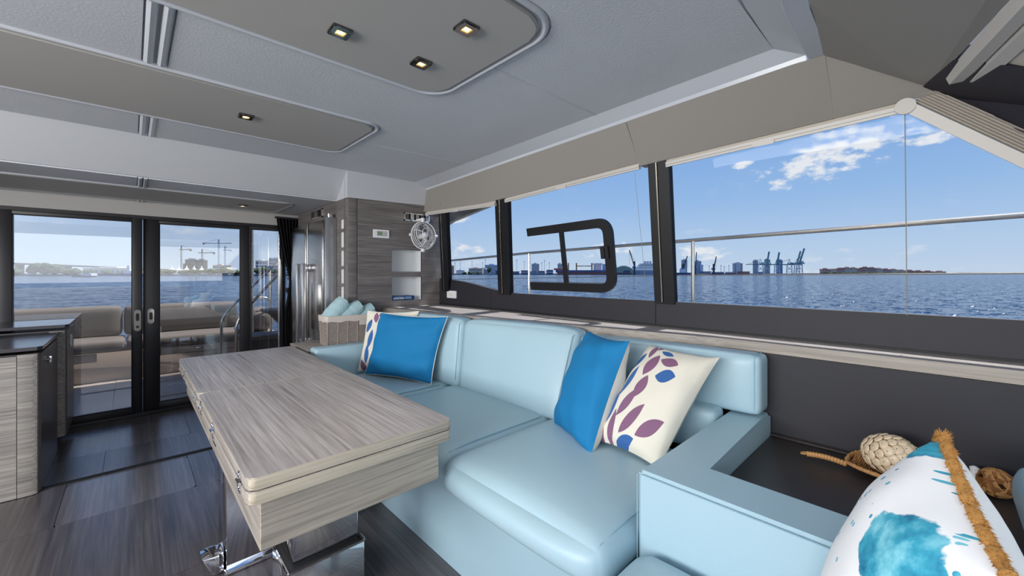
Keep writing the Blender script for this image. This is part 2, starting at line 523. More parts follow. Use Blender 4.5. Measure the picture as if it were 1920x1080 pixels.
def sheet(bm, fn, nu, nv, uvname=None):
    """grid surface fn(u, v), u and v from 0 to 1"""
    g = [[bm.verts.new(fn(i / nu, j / nv)) for i in range(nu + 1)] for j in range(nv + 1)]
    uvl = bm.loops.layers.uv.verify() if uvname else None
    for j in range(nv):
        for i in range(nu):
            f = bm.faces.new((g[j][i], g[j][i + 1], g[j + 1][i + 1], g[j + 1][i]))
            if uvl:
                for l, (a, b) in zip(f.loops, ((i, j), (i + 1, j), (i + 1, j + 1), (i, j + 1))):
                    l[uvl].uv = (a / nu, b / nv)
    return bm
def lathe(bm, prof, c, n=20, axis=2):
    c = Vector(c)
    rings = []
    for r, h in prof:
        ring = []
        for j in range(n):
            a = 2 * PI * j / n
            p = [r * math.cos(a), r * math.sin(a), h]
            if axis == 1: p = [p[0], h, p[1]]
            if axis == 0: p = [h, p[0], p[1]]
            ring.append(bm.verts.new(c + Vector(p)))
        rings.append(ring)
    for a, b in zip(rings, rings[1:]):
        for j in range(n):
            bm.faces.new((a[j], a[(j + 1) % n], b[(j + 1) % n], b[j]))
    bm.faces.new(rings[0][::-1])
    bm.faces.new(rings[-1])
    return bm
def struct(name, bm, mat, parent=None, **k):
    return add(name, bm, mat, parent, kind=None if parent else 'structure', **k)

# ================================================================== SETTING
YD = 5.22          # glass door wall
YC = 3.60          # front of the refrigerator column
XC = 1.40          # side of the column
ZC = 2.26          # ceiling
ZA = 2.03          # lower aft ceiling
ZL = 1.023         # window ledge

# ---- floor: base sheet with separate boards and hatch lids
fl = struct('floor', box(-3.1, 2.6, -2.2, 5.2, -0.06, -0.006), 'black_gap')
G = 0.0011
def board(x0, x1, y0, y1, m='floor_wood', name='floor_board', r=0.0):
    if r:
        b = prism(new(), [(p[0], p[1], -0.008) for p in rrect(x0 + G, x1 - G, y0 + G, y1 - G, r, 4)], (0, 0, 0.008))
    else:
        b = box(x0 + G, x1 - G, y0 + G, y1 - G, -0.008, 0)
    return struct(name, b, m, fl, smooth=0)
# aft zone, between the dark threshold strip and the doors
for x0, x1 in ((-3.1, -1.3), (-1.3, -0.14), (-0.14, 1.02), (1.02, 2.6)):
    board(x0, x1, 4.89, 5.18)
    board(x0, x1, 3.868, 4.33)
board(-3.1, -0.38, 4.33, 4.89)
board(0.363, 2.6, 4.33, 4.89)
board(-0.38, 0.363, 4.33, 4.89, 'floor_panel_wood', 'floor_hatch', 0.02)
struct('threshold_strip', box(-3.1, 1.05, 3.83, 3.868, -0.008, 0.006, 0.002), 'black_gap', fl)
# saloon zone
board(-3.1, -0.30, 3.225, 3.83)
board(0.30, 0.43, 3.225, 3.83)
board(-0.30, 0.30, 3.225, 3.79, 'floor_panel_wood', 'floor_hatch', 0.03)
board(-0.30, 0.30, 3.79, 3.83)
board(0.43, 2.6, 3.225, 3.83)
for y0, y1, xs in ((2.35, 3.225, (-3.1, -1.6, 0.43, 2.6)), (1.45, 2.35, (-3.1, -0.9, 1.1, 2.6)), (0.4, 1.45, (-3.1, -1.6, 0.43, 2.6)), (-2.2, 0.4, (-3.1, -0.9, 1.1, 2.6))):
    for a, b in zip(xs, xs[1:]):
        board(a, b, y0, y1)

# ---- ceiling
ce = struct('ceiling', box(-3.0, 2.08, 0.44, YC, ZC + 0.012, ZC + 0.05), 'ceiling_trim')
def cpan(pts, m='ceiling_leather', th=0.02, z=ZC, name='ceiling_panel'):
    return struct(name, prism(new(), [(x, y, z) for x, y in pts], (0, 0, th)), m, ce, smooth=0)
def edge_x(y): return 1.893 + (y - 0.45) * (2.06 - 1.893) / 3.1
# upholstered fields between the raised panels
def arc(cx, cy, r, a0, a1, n=8):
    return [(cx + r * math.cos(R(a0 + (a1 - a0) * i / n)), cy + r * math.sin(R(a0 + (a1 - a0) * i / n))) for i in range(n + 1)]
cpan([(-3.0, 1.805), (0.03, 1.805), (0.03, 2.345), (-3.0, 2.345)])
cpan([(0.118, 1.805)] + arc(1.015, 1.645, 0.16, 90, 0) + [(1.175, 1.36), (edge_x(1.36), 1.36), (edge_x(2.70), 2.70), (1.155, 2.75)] + arc(1.035, 2.465, 0.12, 0, -90) + [(0.118, 2.345)])
cpan([(1.155, 2.756), (edge_x(2.706), 2.706), (edge_x(3.59), 3.59), (0.09, 3.59), (0.09, 3.14)] + arc(1.035, 3.02, 0.12, 90, 0))
cpan([(-3.0, 3.14), (0.03, 3.14), (0.03, 3.59), (-3.0, 3.59)])
cpan([(1.175, 1.348), (edge_x(1.348), 1.348), (edge_x(0.46), 0.46), (-3.0, 0.46), (-3.0, 0.935)] + arc(1.015, 1.095, 0.16, -90, 0))
# moulded longitudinal ribs
for y0, y1 in ((1.80, 2.34), (3.13, 3.59)):
    b = new()
    tube(b, [(0.052, y0, ZC + 0.012), (0.052, y1, ZC + 0.012)], 0.019, 10)
    tube(b, [(0.096, y0, ZC + 0.012), (0.096, y1, ZC + 0.012)], 0.019, 10)
    struct('ceiling_rib', b, 'ceiling_trim', ce)
for p in (((1.17, 1.354, ZC + 0.004), (edge_x(1.354), 1.354, ZC + 0.004)), ((1.18, 2.753, ZC + 0.004), (edge_x(2.703), 2.703, ZC + 0.004))):
    struct('ceiling_groove', tube(new(), p, 0.007, 6), 'ceiling_trim', ce)
# raised light panels with a moulded surround
def raised(x0, x1, y0, y1, r, z, m='ceiling_panel', ring=0.045, drop=0.009):
    b = prism(new(), [(p[0], p[1], z - drop) for p in rrect(x0, x1, y0, y1, r, 8)], (0, 0, drop + 0.01))
    bmesh.ops.bevel(b, geom=[e for e in b.edges if all(abs(v.co.z - (z - drop)) < 1e-5 for v in e.verts)], offset=0.006, segments=2, affect='EDGES')
    p = struct('raised_panel', b, m, ce)
    o1, o2 = rrect(x0 - 0.012, x1 + 0.012, y0 - 0.012, y1 + 0.012, r + 0.012, 8), rrect(x0 - ring, x1 + ring, y0 - ring, y1 + ring, r + ring, 8)
    b = new()
    k = len(o1)
    prof = [(0, 0.012), (0.1, 0.002), (0.35, -0.007), (0.6, -0.010), (0.85, -0.006), (1, 0.010)]
    rings = [[b.verts.new((o1[i][0] * (1 - t) + o2[i][0] * t, o1[i][1] * (1 - t) + o2[i][1] * t, z + h)) for i in range(k)] for t, h in prof]
    for a, c in zip(rings, rings[1:]):
        for i in range(k):
            b.faces.new((a[i], a[(i + 1) % k], c[(i + 1) % k], c[i]))
    struct('panel_surround', b, 'ceiling_trim', ce, smooth=80)
    return p
raised(-1.1, 1.125, 0.985, 1.755, 0.11, ZC)
raised(-1.1, 1.105, 2.395, 3.09, 0.07, ZC)
# chamfered outboard edge of the headlining and its forward corner
def low_x(y): return 1.945 + (y - 0.36) * (2.19 - 1.945) / 3.24
b = new()
ys = [0.36, 0.9, 1.5, 2.1, 2.7, 3.3, 3.6]
rows = []
for y in ys:
    yy = max(y, 0.45)
    rows.append([b.verts.new((edge_x(yy), yy, ZC + 0.001)), b.verts.new((low_x(y), y, 2.215)), b.verts.new((low_x(y) + 0.006, y, 2.195)), b.verts.new((low_x(y) + 0.05, y, 2.195)), b.verts.new((edge_x(yy) + 0.15, yy, 2.30))])
for a, c in zip(rows, rows[1:]):
    for i in range(5):
        b.faces.new((a[i], a[(i + 1) % 5], c[(i + 1) % 5], c[i]))
b.faces.new(rows[0]); b.faces.new(rows[-1][::-1])
struct('ceiling_edge', b, 'ceiling_trim', ce)
b = new()
rows = []
for x, dy in ((-3.0, -0.35), (-0.5, -0.2), (0.9, -0.08), (1.54, -0.01), (1.893, 0.0), (1.947, 0.0)):
    rows.append([b.verts.new((x, 0.46 + dy * 0.6, ZC + 0.001)), b.verts.new((x, 0.36 + dy, 2.215)), b.verts.new((x, 0.35 + dy, 2.195)), b.verts.new((x, 0.29 + dy, 2.195)), b.verts.new((x, 0.40 + dy * 0.6, 2.30))])
for a, c in zip(rows, rows[1:]):
    for i in range(5):
        b.faces.new((a[i], a[(i + 1) % 5], c[(i + 1) % 5], c[i]))
b.faces.new(rows[0]); b.faces.new(rows[-1][::-1])
struct('ceiling_edge', b, 'ceiling_trim', ce)

# ---- sloping white beam across the cabin, column header
b = new()
prism(b, [(-3.0, 3.60, ZC + 0.01), (-3.0, 3.85, ZA), (-3.0, 3.95, ZA), (-3.0, 3.95, ZC + 0.01)], (3.0 + XC, 0, 0))
struct('trim_1', b, 'white_gloss')
b = new()
prism(b, [(XC - 0.008, 3.594, ZC + 0.01), (XC - 0.008, 3.594, 2.022), (2.36, 3.594, 2.042), (2.36, 3.594, 2.2), (2.10, 3.594, ZC + 0.01)], (0, 0.06, 0))
struct('trim_2', b, 'white_gloss')
prismp = prism(new(), [(XC - 0.008, 3.65, 2.022), (XC - 0.008, 3.95, 2.022), (XC - 0.008, 3.95, ZC), (XC - 0.008, 3.65, ZC)], (0.05, 0, 0))
struct('trim_3', prismp, 'white_gloss')

# ---- lower aft ceiling
ca = struct('ceiling', box(-3.0, 1.6, 3.95, YD + 0.05, ZA + 0.006, ZA + 0.05), 'ceiling_trim')
ce_main = ce
ce = ca
cpan([(-3.0, 3.87), (0.03, 3.87), (0.03, 4.26), (-3.0, 4.26)], z=ZA - 0.008)
cpan([(0.09, 3.87), (1.395, 3.87), (1.395, 5.15), (1.17, 5.15)] + arc(1.055, 4.91, 0.115, 0, 0, 1) + arc(1.055, 4.38, 0.115, 0, 90) [:1] + arc(1.055, 4.38, 0.115, 0, -90) + [(0.09, 4.265)], z=ZA - 0.008)
cpan([(-3.0, 5.04), (0.03, 5.04), (0.03, 5.15), (-3.0, 5.15)], z=ZA - 0.008)
cpan([(0.09, 5.025)] + arc(1.055, 4.91, 0.115, 90, 0) + [(1.166, 5.15), (0.09, 5.15)], z=ZA - 0.008)
for y0, y1 in ((3.87, 4.27), (5.03, 5.15)):
    b = new()
    for x in (0.046, 0.075):
        tube(b, [(x, y0, ZA), (x, y1, ZA)], 0.014, 10)
    struct('ceiling_rib', b, 'ceiling_trim', ce)
raised(-1.1, 1.125, 4.31, 4.98, 0.07, ZA - 0.006, 'ceiling_panel', 0.04, 0.009)

# ---- square downlights
def downlight(x, y, z, label):
    t = root('downlight', (x, y, z), label, 'light', 'square chrome downlights')
    h = 0.037
    b = new()
    o, i = rrect(x - h, x + h, y - h, y + h, 0.006, 3), rrect(x - 0.017, x + 0.017, y - 0.017, y + 0.017, 0.002, 3)
    k = len(o)
    R1 = [b.verts.new((p[0], p[1], z)) for p in o]
    R2 = [b.verts.new((p[0], p[1], z - 0.008)) for p in o]
    R3 = [b.verts.new((p[0], p[1], z - 0.011)) for p in [(x + (q[0] - x) * 0.93, y + (q[1] - y) * 0.93) for q in o]]
    R4 = [b.verts.new((p[0], p[1], z - 0.011)) for p in i]
    R5 = [b.verts.new((p[0], p[1], z - 0.003)) for p in i]
    for a, c in ((R1, R2), (R2, R3), (R3, R4), (R4, R5)):
        for q in range(k):
            b.faces.new((a[q], a[(q + 1) % k], c[(q + 1) % k], c[q]))
    add('bezel', b, 'light_frame', t)
    ln = add('lens', box(x - 0.016, x + 0.016, y - 0.016, y + 0.016, z - 0.006, z - 0.001), 'lamp_glow', t, label='glowing warm lens')
    add('lamp_core', lathe(new(), [(0.008, z - 0.0085), (0.008, z - 0.0055)], (x, y, 0), 12), 'lamp_core', ln)
    ld = bpy.data.lights.new('downlight_beam', 'SPOT')
    ld.energy, ld.spot_size, ld.spot_blend, ld.shadow_soft_size, ld.color = 8, R(140), 1.0, 0.12, (1.0, 0.9, 0.76)
    lo = bpy.data.objects.new('downlight_beam', ld)
    COL.objects.link(lo)
    lo.parent = t
    lo.location = (0, 0, -0.02)
zp = ZC - 0.009
downlight(0.565, 1.526, zp, 'square chrome downlight, leftmost of three on the large forward ceiling panel')
downlight(0.894, 1.188, zp, 'square chrome downlight, nearest the window side on the large forward ceiling panel')
downlight(0.901, 1.518, zp, 'square chrome downlight at the rounded inner corner of the large forward ceiling panel')
downlight(0.477, 2.722, zp, 'single square chrome downlight on the middle ceiling panel before the white beam')
downlight(0.795, 4.68, ZA - 0.015, 'small square chrome downlight on the low ceiling near the glass doors')

# ---- window side: lower wall, ledge, dark sill panel, beige head panel
def wx(z): return 2.35 - 0.193 * (z - 1.18)              # the side glass leans inward going up
WN = Vector((1, 0, 0.193)).normalized()
def ledge_x(y): 
    pts = [(-1.5, 2.15), (0.73, 2.15), (2.04, 1.925), (3.6, 1.716)]
    for (a, xa), (c, xc) in zip(pts, pts[1:]):
        if y <= c: return xa + (xc - xa) * (y - a) / (c - a)
    return 1.716
wr = root('wall_right', (2.3, 1.5, 0), kind='structure')
struct('lower_panel', prism(new(), [(2.13, -1.5, 0), (2.13, 0.73, 0), (1.93, 2.04, 0), (1.73, 3.59, 0), (2.44, 3.59, 0), (2.44, -1.5, 0)], (0, 0, ZL - 0.045)), 'dark_panel', wr)
lt = [(ledge_x(y), y) for y in (-1.5, 0.6, 0.73, 0.86, 2.04, 3.595)]
struct('ledge_edge', prism(new(), [(x, y, ZL - 0.045) for x, y in lt] + [(x + 0.05, y, ZL - 0.045) for x, y in lt[::-1]], (0, 0, 0.045)), 'ledge_wood', wr, smooth=0)
struct('ledge_board', prism(new(), [(x + 0.002, y, ZL - 0.03) for x, y in lt] + [(2.42, 3.595, ZL - 0.03), (2.42, -1.5, ZL - 0.03)], (0, 0, 0.0315)), 'ledge_top', wr, smooth=0)
def sill(y0, y1, prof):
    ys = [y0 + (y1 - y0) * i / 14 for i in range(15)]
    pts = [(2.352, y, prof(y)) for y in ys] + [(2.352, y1, ZL), (2.352, y0, ZL)]
    return prism(new(), pts, (0.05, 0, 0))
def sprof(y):
    if y < 2.4: return 1.178
    t = min(1, (y - 2.4) / 1.0)
    return 1.178 + 0.1 * (t * t * (3 - 2 * t)) + max(0, y - 3.3) * 0.07
for y0, y1 in ((-1.5, 1.195), (1.199, 2.76), (2.764, 3.595)):
    struct('sill_panel', sill(y0, y1, sprof), 'dark_panel', wr, smooth=0)
struct('sill_gap', box(2.345, 2.40, -1.5, 3.59, ZL + 0.001, ZL + 0.012), 'black_gap', wr)
# beige head panel from the headlining down to the blinds
def head_z(y):
    if y < 1.2: return 2.012 - 0.03 * y
    if y < 2.44: return 1.996 - 0.04 * (y - 1.2)
    return 1.938 + 0.03 * (y - 2.44)
def head(y0, y1):
    b = new()
    n = 8
    rws = []
    for i in range(n + 1):
        y = y0 + (y1 - y0) * i / n
        zt = 2.197
        zb = head_z(y)
        rws.append([b.verts.new(p) for p in ((low_x(max(y, 0.36)) + 0.003, y, zt), (wx(zb) - 0.035, y, zb), (wx(zb) + 0.03, y, zb), (low_x(max(y, 0.36)) + 0.075, y, zt))])
    for a, c in zip(rws, rws[1:]):
        for i in range(4):
            b.faces.new((a[i], a[(i + 1) % 4], c[(i + 1) % 4], c[i]))
    b.faces.new(rws[0]); b.faces.new(rws[-1][::-1])
    return b
struct('head_panel', head(0.30, 1.197), 'beige_panel', wr)
struct('head_panel', head(1.201, 3.595), 'beige_panel', wr)
# forward triangle of the head panel, then the sloping panel over the windscreen
b = new()
T = [(1.953, 0.302, 2.197), (wx(2.003) - 0.035, 0.302, 2.003), (wx(2.012) - 0.033, 0.0, 2.012), (2.155, 0.012, 2.035)]
prism(b, T, (0.05, 0, 0.02))
struct('head_panel', b, 'beige_panel', wr)
wf = root('wall_front', (0, -0.1, 0), kind='structure')
b = new()
prism(b, [(1.972, 0.325, 2.205), (2.185, 0.03, 2.04), (1.60, -0.125, 2.035), (0.6, -0.26, 2.035), (-3.0, -0.5, 2.035), (-3.0, -0.02, 2.20), (-0.5, 0.1, 2.20), (0.9, 0.215, 2.20), (1.54, 0.28, 2.20)], (0, -0.02, 0.03))
struct('windscreen_head_panel', b, 'beige_panel', wf, smooth=0)

# ---- side windows
def wpt(y, z, off=0.0): return V(wx(z), y, z) - WN * off
def wquad(b, y0, y1, z0, z1, off, th, y0t=None, y1t=None):
    y0t = y0 if y0t is None else y0t
    y1t = y1 if y1t is None else y1t
    return prism(b, [wpt(y0, z0, off), wpt(y1, z0, off), wpt(y1t, z1, off), wpt(y0t, z1, off)], WN * th)
ZB, ZT = 1.178, 2.03
def window(name, yb0, yb1, yt0, yt1, curved=False):
    t = root(name, wpt((yb0 + yb1) / 2, ZB), kind='structure')
    pts = [wpt(yb0, sprof(yb0)), wpt(yb1, sprof(yb1)), wpt(yt1, ZT), wpt(yt0, ZT)]
    if curved:
        n = 8
        pts = [wpt(yb0 + (yb1 - yb0) * i / n, sprof(yb0 + (yb1 - yb0) * i / n) - 0.01) for i in range(n + 1)] + pts[2:]
    struct('glass_pane', prism(new(), [p + WN * 0.02 for p in pts], WN * 0.006), 'window_glass', t, smooth=0)
    return t
w1 = window('window_1', 2.60, 3.59, 2.46, 3.59, True)
w2 = window('window_2', 1.16, 2.52, 1.14, 2.42)
w3 = window('window_3', -1.2, 1.09, -1.2, 1.05)
def post(name, y0, y1, t, lean, mats=('window_black', 'frame_black')):
    h = (y1 - y0)
    b = wquad(new(), y0, y0 + h * 0.52, ZB - 0.01, ZT, 0.02, 0.05, y0 - lean, y0 + h * 0.52 - lean)
    wquad(b, y0 + h * 0.62, y1, ZB - 0.01, ZT, 0.02, 0.05, y0 + h * 0.62 - lean, y1 - lean)
    wquad(b, y0, y1, ZB - 0.01, ZT, 0.008, 0.04, y0 - lean, y1 - lean)
    p = struct('window_post', b, mats[0], t, smooth=0)
    struct('blind_guide', wquad(new(), y0 + h * 0.545, y0 + h * 0.60, ZB, ZT, 0.026, 0.02, y0 + h * 0.545 - lean, y0 + h * 0.60 - lean), 'rail_steel', p, smooth=0)
post('p', 1.072, 1.193, w3, 0.04)
post('p', 2.499, 2.642, w2, 0.14)
post('p', 3.405, 3.52, w1, 0.18)
# opening port with a C-shaped black surround in the middle pane
D = root('port_frame', wpt(1.85, 1.22), parent=w2)
C = [wpt(2.205, 1.668), wpt(1.482, 1.682), wpt(1.495, 1.248), wpt(2.245, 1.248)]
add('surround', ribbon(new(), fillet([p - WN * 0.012 for p in C], 0.085, 8), 0.031, WN, 0.035), 'window_black', D, smooth=0)
add('centre_bar', wquad(new(), 1.872, 1.898, 1.26, 1.66, 0.010, 0.03, 1.862, 1.886), 'window_black', D)
b = wquad(new(), 1.478, 1.535, 1.45, 1.53, 0.035, 0.03)
wquad(b, 1.50, 1.525, 1.455, 1.525, 0.045, 0.012)
add('latch', b, 'frame_black', D, label='black latch on the opening port')

# ---- aft wall with glass doors
wa = root('wall_aft', (0, YD, 0), kind='structure')
struct('head_strip', box(-3.0, 1.6, YD - 0.05, YD + 0.05, 1.895, ZA + 0.01), 'ceiling_panel', wa)
struct('head_track', box(-3.0, 1.6, YD - 0.03, YD + 0.06, 1.865, 1.897), 'frame_black', wa)
struct('sill_track', box(-3.0, 1.6, YD - 0.055, YD + 0.07, -0.01, 0.03, 0.004), 'frame_black', wa)
struct('wall_left_of_door', box(-3.0, -0.80, YD - 0.03, YD + 0.06, 0.0, 1.897), 'frame_black', wa)
struct('wall_behind_column', box(1.52, 2.5, YD - 0.03, YD + 0.06, 0.0, ZC), 'frame_black', wa)
def leaf(name, x0, x1, gx0, gx1, y, handle=None, lock=False):
    t = root(name, ((x0 + x1) / 2, y, 0.03), kind='structure')
    z0, z1, g0, g1 = 0.03, 1.866, 0.088, 1.835
    d = 0.022
    struct('stile', box(x0, gx0, y - d, y + d, z0, z1, 0.002), 'frame_black', t)
    struct('stile', box(gx1, x1, y - d, y + d, z0, z1, 0.002), 'frame_black', t)
    struct('rail', box(gx0, gx1, y - d, y + d, z0, g0, 0.002), 'frame_black', t)
    struct('rail', box(gx0, gx1, y - d, y + d, g1, z1, 0.002), 'frame_black', t)
    struct('glass_pane', box(gx0 - 0.004, gx1 + 0.004, y - 0.003, y + 0.003, g0 - 0.004, g1 + 0.004), 'door_glass', t, smooth=0)
    b = new()
    for q in ((gx0, gx0 + 0.008, g0, g1), (gx1 - 0.008, gx1, g0, g1), (gx0, gx1, g0, g0 + 0.008), (gx0, gx1, g1 - 0.008, g1)):
        bx(b, q[0], q[1], y - 0.017, y - 0.004, q[2], q[3])
    struct('gasket', b, 'black_gap', t)
    if handle is not None:
        zc, hh = (0.905, 0.10) if lock else (0.935, 0.072)
        pts = [(p[0], y - d - 0.001, p[1]) for p in rrect(handle - 0.024, handle + 0.024, zc - hh, zc + hh, 0.0238, 6)]
        hp = struct('handle_plate', prism(new(), pts, (0, -0.008, 0)), 'chrome', t)
        pts = [(p[0], y - d - 0.0092, p[1]) for p in rrect(handle - 0.012, handle + 0.012, 0.90, 0.972, 0.0118, 6)]
        struct('finger_pull', prism(new(), pts, (0, -0.001, 0)), 'black_gap', hp)
        if lock:
            struct('key_lock', lathe(new(), [(0.011, -0.010), (0.011, -0.0)], (handle, y - d - 0.002, 0.845), 14, 1), 'black_gap', hp)
    return t
leaf('door_1', -0.805, 0.078, -0.705, 0.008, YD - 0.028, 0.043, True)
leaf('door_2', 0.082, 0.952, 0.198, 0.866, YD + 0.022, 0.138)
leaf('door_3', 0.952, 1.515, 0.956, 1.43, YD - 0.02)

# ---- refrigerator column: striped wood panels with two white niches
wc_ = root('wall_column', (1.9, 4.2, 0), kind='structure')
N1, N2 = (1.818, 2.145, 1.365, 1.577), (1.818, 2.145, 1.083, 1.313)
b = new()
zt = 2.03
for q in ((1.485, 1.818, 0, zt), (2.145, 2.46, 0, zt), (1.818, 2.145, N1[3], zt), (1.818, 2.145, N2[3], N1[2]), (1.818, 2.145, 0, N2[2])):
    bx(b, q[0], q[1], YC, YC + 0.02, q[2], q[3])
struct('front_panel', b, 'column_wood', wc_, smooth=0)
struct('corner_panel', box(XC, 1.481, YC, YC + 0.09, 0, zt, 0.006), 'column_wood', wc_)
for q in (N1, N2):
    b = new()
    bx(b, q[0] - 0.01, q[1] + 0.01, YC + 0.17, YC + 0.18, q[2] - 0.01, q[3] + 0.01)
    bx(b, q[0] - 0.01, q[0], YC + 0.004, YC + 0.17, q[2] - 0.01, q[3] + 0.01)
    bx(b, q[1], q[1] + 0.01, YC + 0.004, YC + 0.17, q[2] - 0.01, q[3] + 0.01)
    bx(b, q[0], q[1], YC + 0.004, YC + 0.17, q[2] - 0.01, q[2])
    bx(b, q[0], q[1], YC + 0.004, YC + 0.17, q[3], q[3] + 0.01)
    struct('niche', b, 'niche_white', wc_, smooth=0)
b = new()
S = [(1.755, 1.842), (1.585, 1.725), (1.415, 1.555), (1.255, 1.385), (1.085, 1.225)]
ya, yb = 3.70, 3.79
bx(b, XC, XC + 0.02, YC + 0.092, ya, 0, zt)
bx(b, XC, XC + 0.02, yb, 3.88, 0, zt)
zz = [0] + [v for s in S[::-1] for v in s] + [zt]
for i in range(0, len(zz), 2):
    bx(b, XC, XC + 0.02, ya, yb, zz[i], zz[i + 1])
struct('side_panel', b, 'column_side_wood', wc_, smooth=0)
for s in S:
    b = box(XC + 0.012, XC + 0.018, ya - 0.0, yb + 0.0, s[0], s[1])
    struct('slot_back', b, 'niche_white', wc_, smooth=0)
struct('side_panel', box(XC, XC + 0.02, 3.884, 5.05, 1.868, zt), 'column_side_wood', wc_)
struct('side_panel', box(XC, XC + 0.02, 3.884, 5.05, 0.0, 0.10), 'column_side_wood', wc_)
struct('end_panel', box(XC, 1.56, 5.052, 5.072, 0, zt), 'column_side_wood', wc_)
# port side and windscreen, behind and left of the viewpoint
wl = root('wall_left', (-2.9, 1.5, 0), kind='structure')
struct('lower_panel', box(-3.0, -2.9, -2.2, 5.2, 0, 1.17), 'beige_panel', wl)
struct('head_panel', box(-3.0, -2.9, -2.2, 5.2, 2.0, 2.28), 'beige_panel', wl)
for y in (-0.4, 1.3, 3.2, 4.6):
    struct('window_post', box(-3.0, -2.92, y - 0.06, y + 0.06, 1.17, 2.0), 'window_black', wl)
struct('dashboard', box(-2.9, 1.0, -2.2, -1.55, 0, 1.05, 0.03), 'beige_panel', wf)

# ================================================================== FITTINGS
# ---- roller blinds over the side windows
def blind(y0, y1, z0, z1, label, tab=True, slack=0.03):
    """hanging strip between the head panel and a bottom bar"""
    t = root('roller_blind', wpt((y0 + y1) / 2, min(z0, z1), 0.03), label, 'blind', 'roller blinds above the side windows')
    add('fabric', prism(new(), [wpt(y0, z0 + 0.012, 0.028), wpt(y1, z1 + 0.012, 0.028), wpt(y1, z1 + 0.075, 0.024), wpt(y0, z0 + 0.075, 0.024)], WN * 0.003), 'blind_fabric', t, smooth=0)
    b = prism(new(), [wpt(y0, z0, 0.042), wpt(y1, z1, 0.042), wpt(y1, z1 + 0.026, 0.042), wpt(y0, z0 + 0.026, 0.042)], WN * 0.022)
    bar = add('bottom_bar', b, 'blind_bar', t, smooth=0)
    add('bar_groove', prism(new(), [wpt(y0, z0 + 0.010, 0.0426), wpt(y1, z1 + 0.010, 0.0426), wpt(y1, z1 + 0.013, 0.0426), wpt(y0, z0 + 0.013, 0.0426)], WN * 0.001), 'panel_grey', bar, smooth=0)
    if tab:
        yc, zc = (y0 + y1) / 2, (z0 + z1) / 2
        pts = [wpt(yc + p[0], zc + 0.008 + p[1], 0.043) for p in rrect(-0.045, 0.045, -0.011, 0.011, 0.0105, 5)]
        add('pull_tab', prism(new(), pts, -WN * 0.006), 'blind_bar', bar)
blind(0.085, 1.04, 1.975, 1.947, 'pale roller blind bar above the widest window with the harbour cranes')
blind(1.20, 2.375, 1.966, 1.92, 'pale roller blind bar above the middle window with the opening port')
blind(2.50, 3.56, 1.908, 1.94, 'short pale roller blind bar above the aftmost side window')
# raked forward part of the widest window: pleated blind following the slope
t = root('pleated_blind', wpt(-0.3, 1.62, 0.03), 'raked cream pleated blind running down beside the black windscreen pillar', 'blind')
dirv = (wpt(-0.85, 1.13) - wpt(0.085, 1.985)).normalized()
nn = WN
sidev = dirv.cross(nn).normalized()
if sidev.z < 0: sidev = -sidev
p0, p1 = wpt(0.09, 1.978, 0.03), wpt(0.09, 1.978, 0.03) + dirv * 1.25
add('bottom_bar', prism(new(), [p0, p1, p1 + sidev * 0.036, p0 + sidev * 0.036], -nn * 0.024), 'blind_bar', t, smooth=0)
b = new()
for i in range(7):
    o0, o1 = sidev * (0.038 + i * 0.0085), sidev * (0.038 + (i + 1) * 0.0085)
    prism(b, [p0 + o0, p1 + o0, p1 + (o0 + o1) / 2 - nn * 0.012, p0 + (o0 + o1) / 2 - nn * 0.012], o1 * 0.02 + nn * 0.002)
    prism(b, [p0 + o0, p1 + o0, p1 + o1, p0 + o1], nn * 0.003)
add('pleats', b, 'blind_fabric', t, kind='stuff', smooth=0)
add('joint_cap', lathe(new(), [(0.030, 0), (0.030, 0.008), (0.026, 0.010)], wpt(0.085, 1.995, 0.058), 24, 0), 'blind_bar', t, label='round corner joint of the blind bars')
# blind cord dropping past the joint
tube_b = tube(new(), [wpt(0.087, 1.985, 0.035), wpt(0.087, 1.182, 0.03)], 0.0016, 6)
add('blind_cord', tube_b, 'panel_grey', None, 'thin vertical guide cord crossing the widest window', 'cord')
tube_b = tube(new(), [wpt(1.235, 1.95, 0.035), wpt(1.235, 1.182, 0.03)], 0.0012, 6)
add('blind_cord', tube_b, 'panel_grey', None, 'thin vertical guide cord at the forward end of the middle window', 'cord')
# windscreen pillar
b = new()
A0, A1 = V(2.20, 0.06, 2.04), V(2.235, -1.0, 1.07)
B0, B1 = V(1.93, -0.03, 2.04), V(1.80, -1.6, 1.15)
prism(b, [A0, A1, B1, B0], (0.04, -0.02, 0.06))
struct('windscreen_pillar', b, 'pillar_black', wf, smooth=0)
# windscreen blind, bunched under the sloping head panel
t = root('windscreen_blind', (1.4, -0.2, 1.95), 'bunched cream blind with grey bar at the top of the windscreen', 'blind')
def wsp(x, dy, dz):  # along the lower edge of the sloping head panel
    y = -0.125 + (x - 1.60) * (0.137 / 0.56)
    return V(x, y + dy, 2.035 + dz)
def wstrip(x0, x1, q):
    return prism(new(), [wsp(x0, *p) for p in q], wsp(x1, 0, 0) - wsp(x0, 0, 0))
add('head_rail', wstrip(0.2, 2.05, ((0.0, 0.0), (-0.012, -0.035), (-0.05, -0.035), (-0.05, 0.02))), 'blind_bar', t, smooth=0)
add('head_rail', wstrip(0.2, 2.045, ((-0.052, 0.01), (-0.058, -0.045), (-0.095, -0.055), (-0.10, 0.0))), 'blind_bar', t, smooth=0)
add('fabric', wstrip(0.2, 2.02, ((-0.10, -0.01), (-0.10, -0.05), (-0.17, -0.105), (-0.175, -0.07))), 'blind_fabric', t, smooth=0)
add('bottom_bar', wstrip(0.2, 1.88, ((-0.176, -0.075), (-0.174, -0.112), (-0.20, -0.132), (-0.205, -0.09))), 'panel_grey', t, smooth=0)

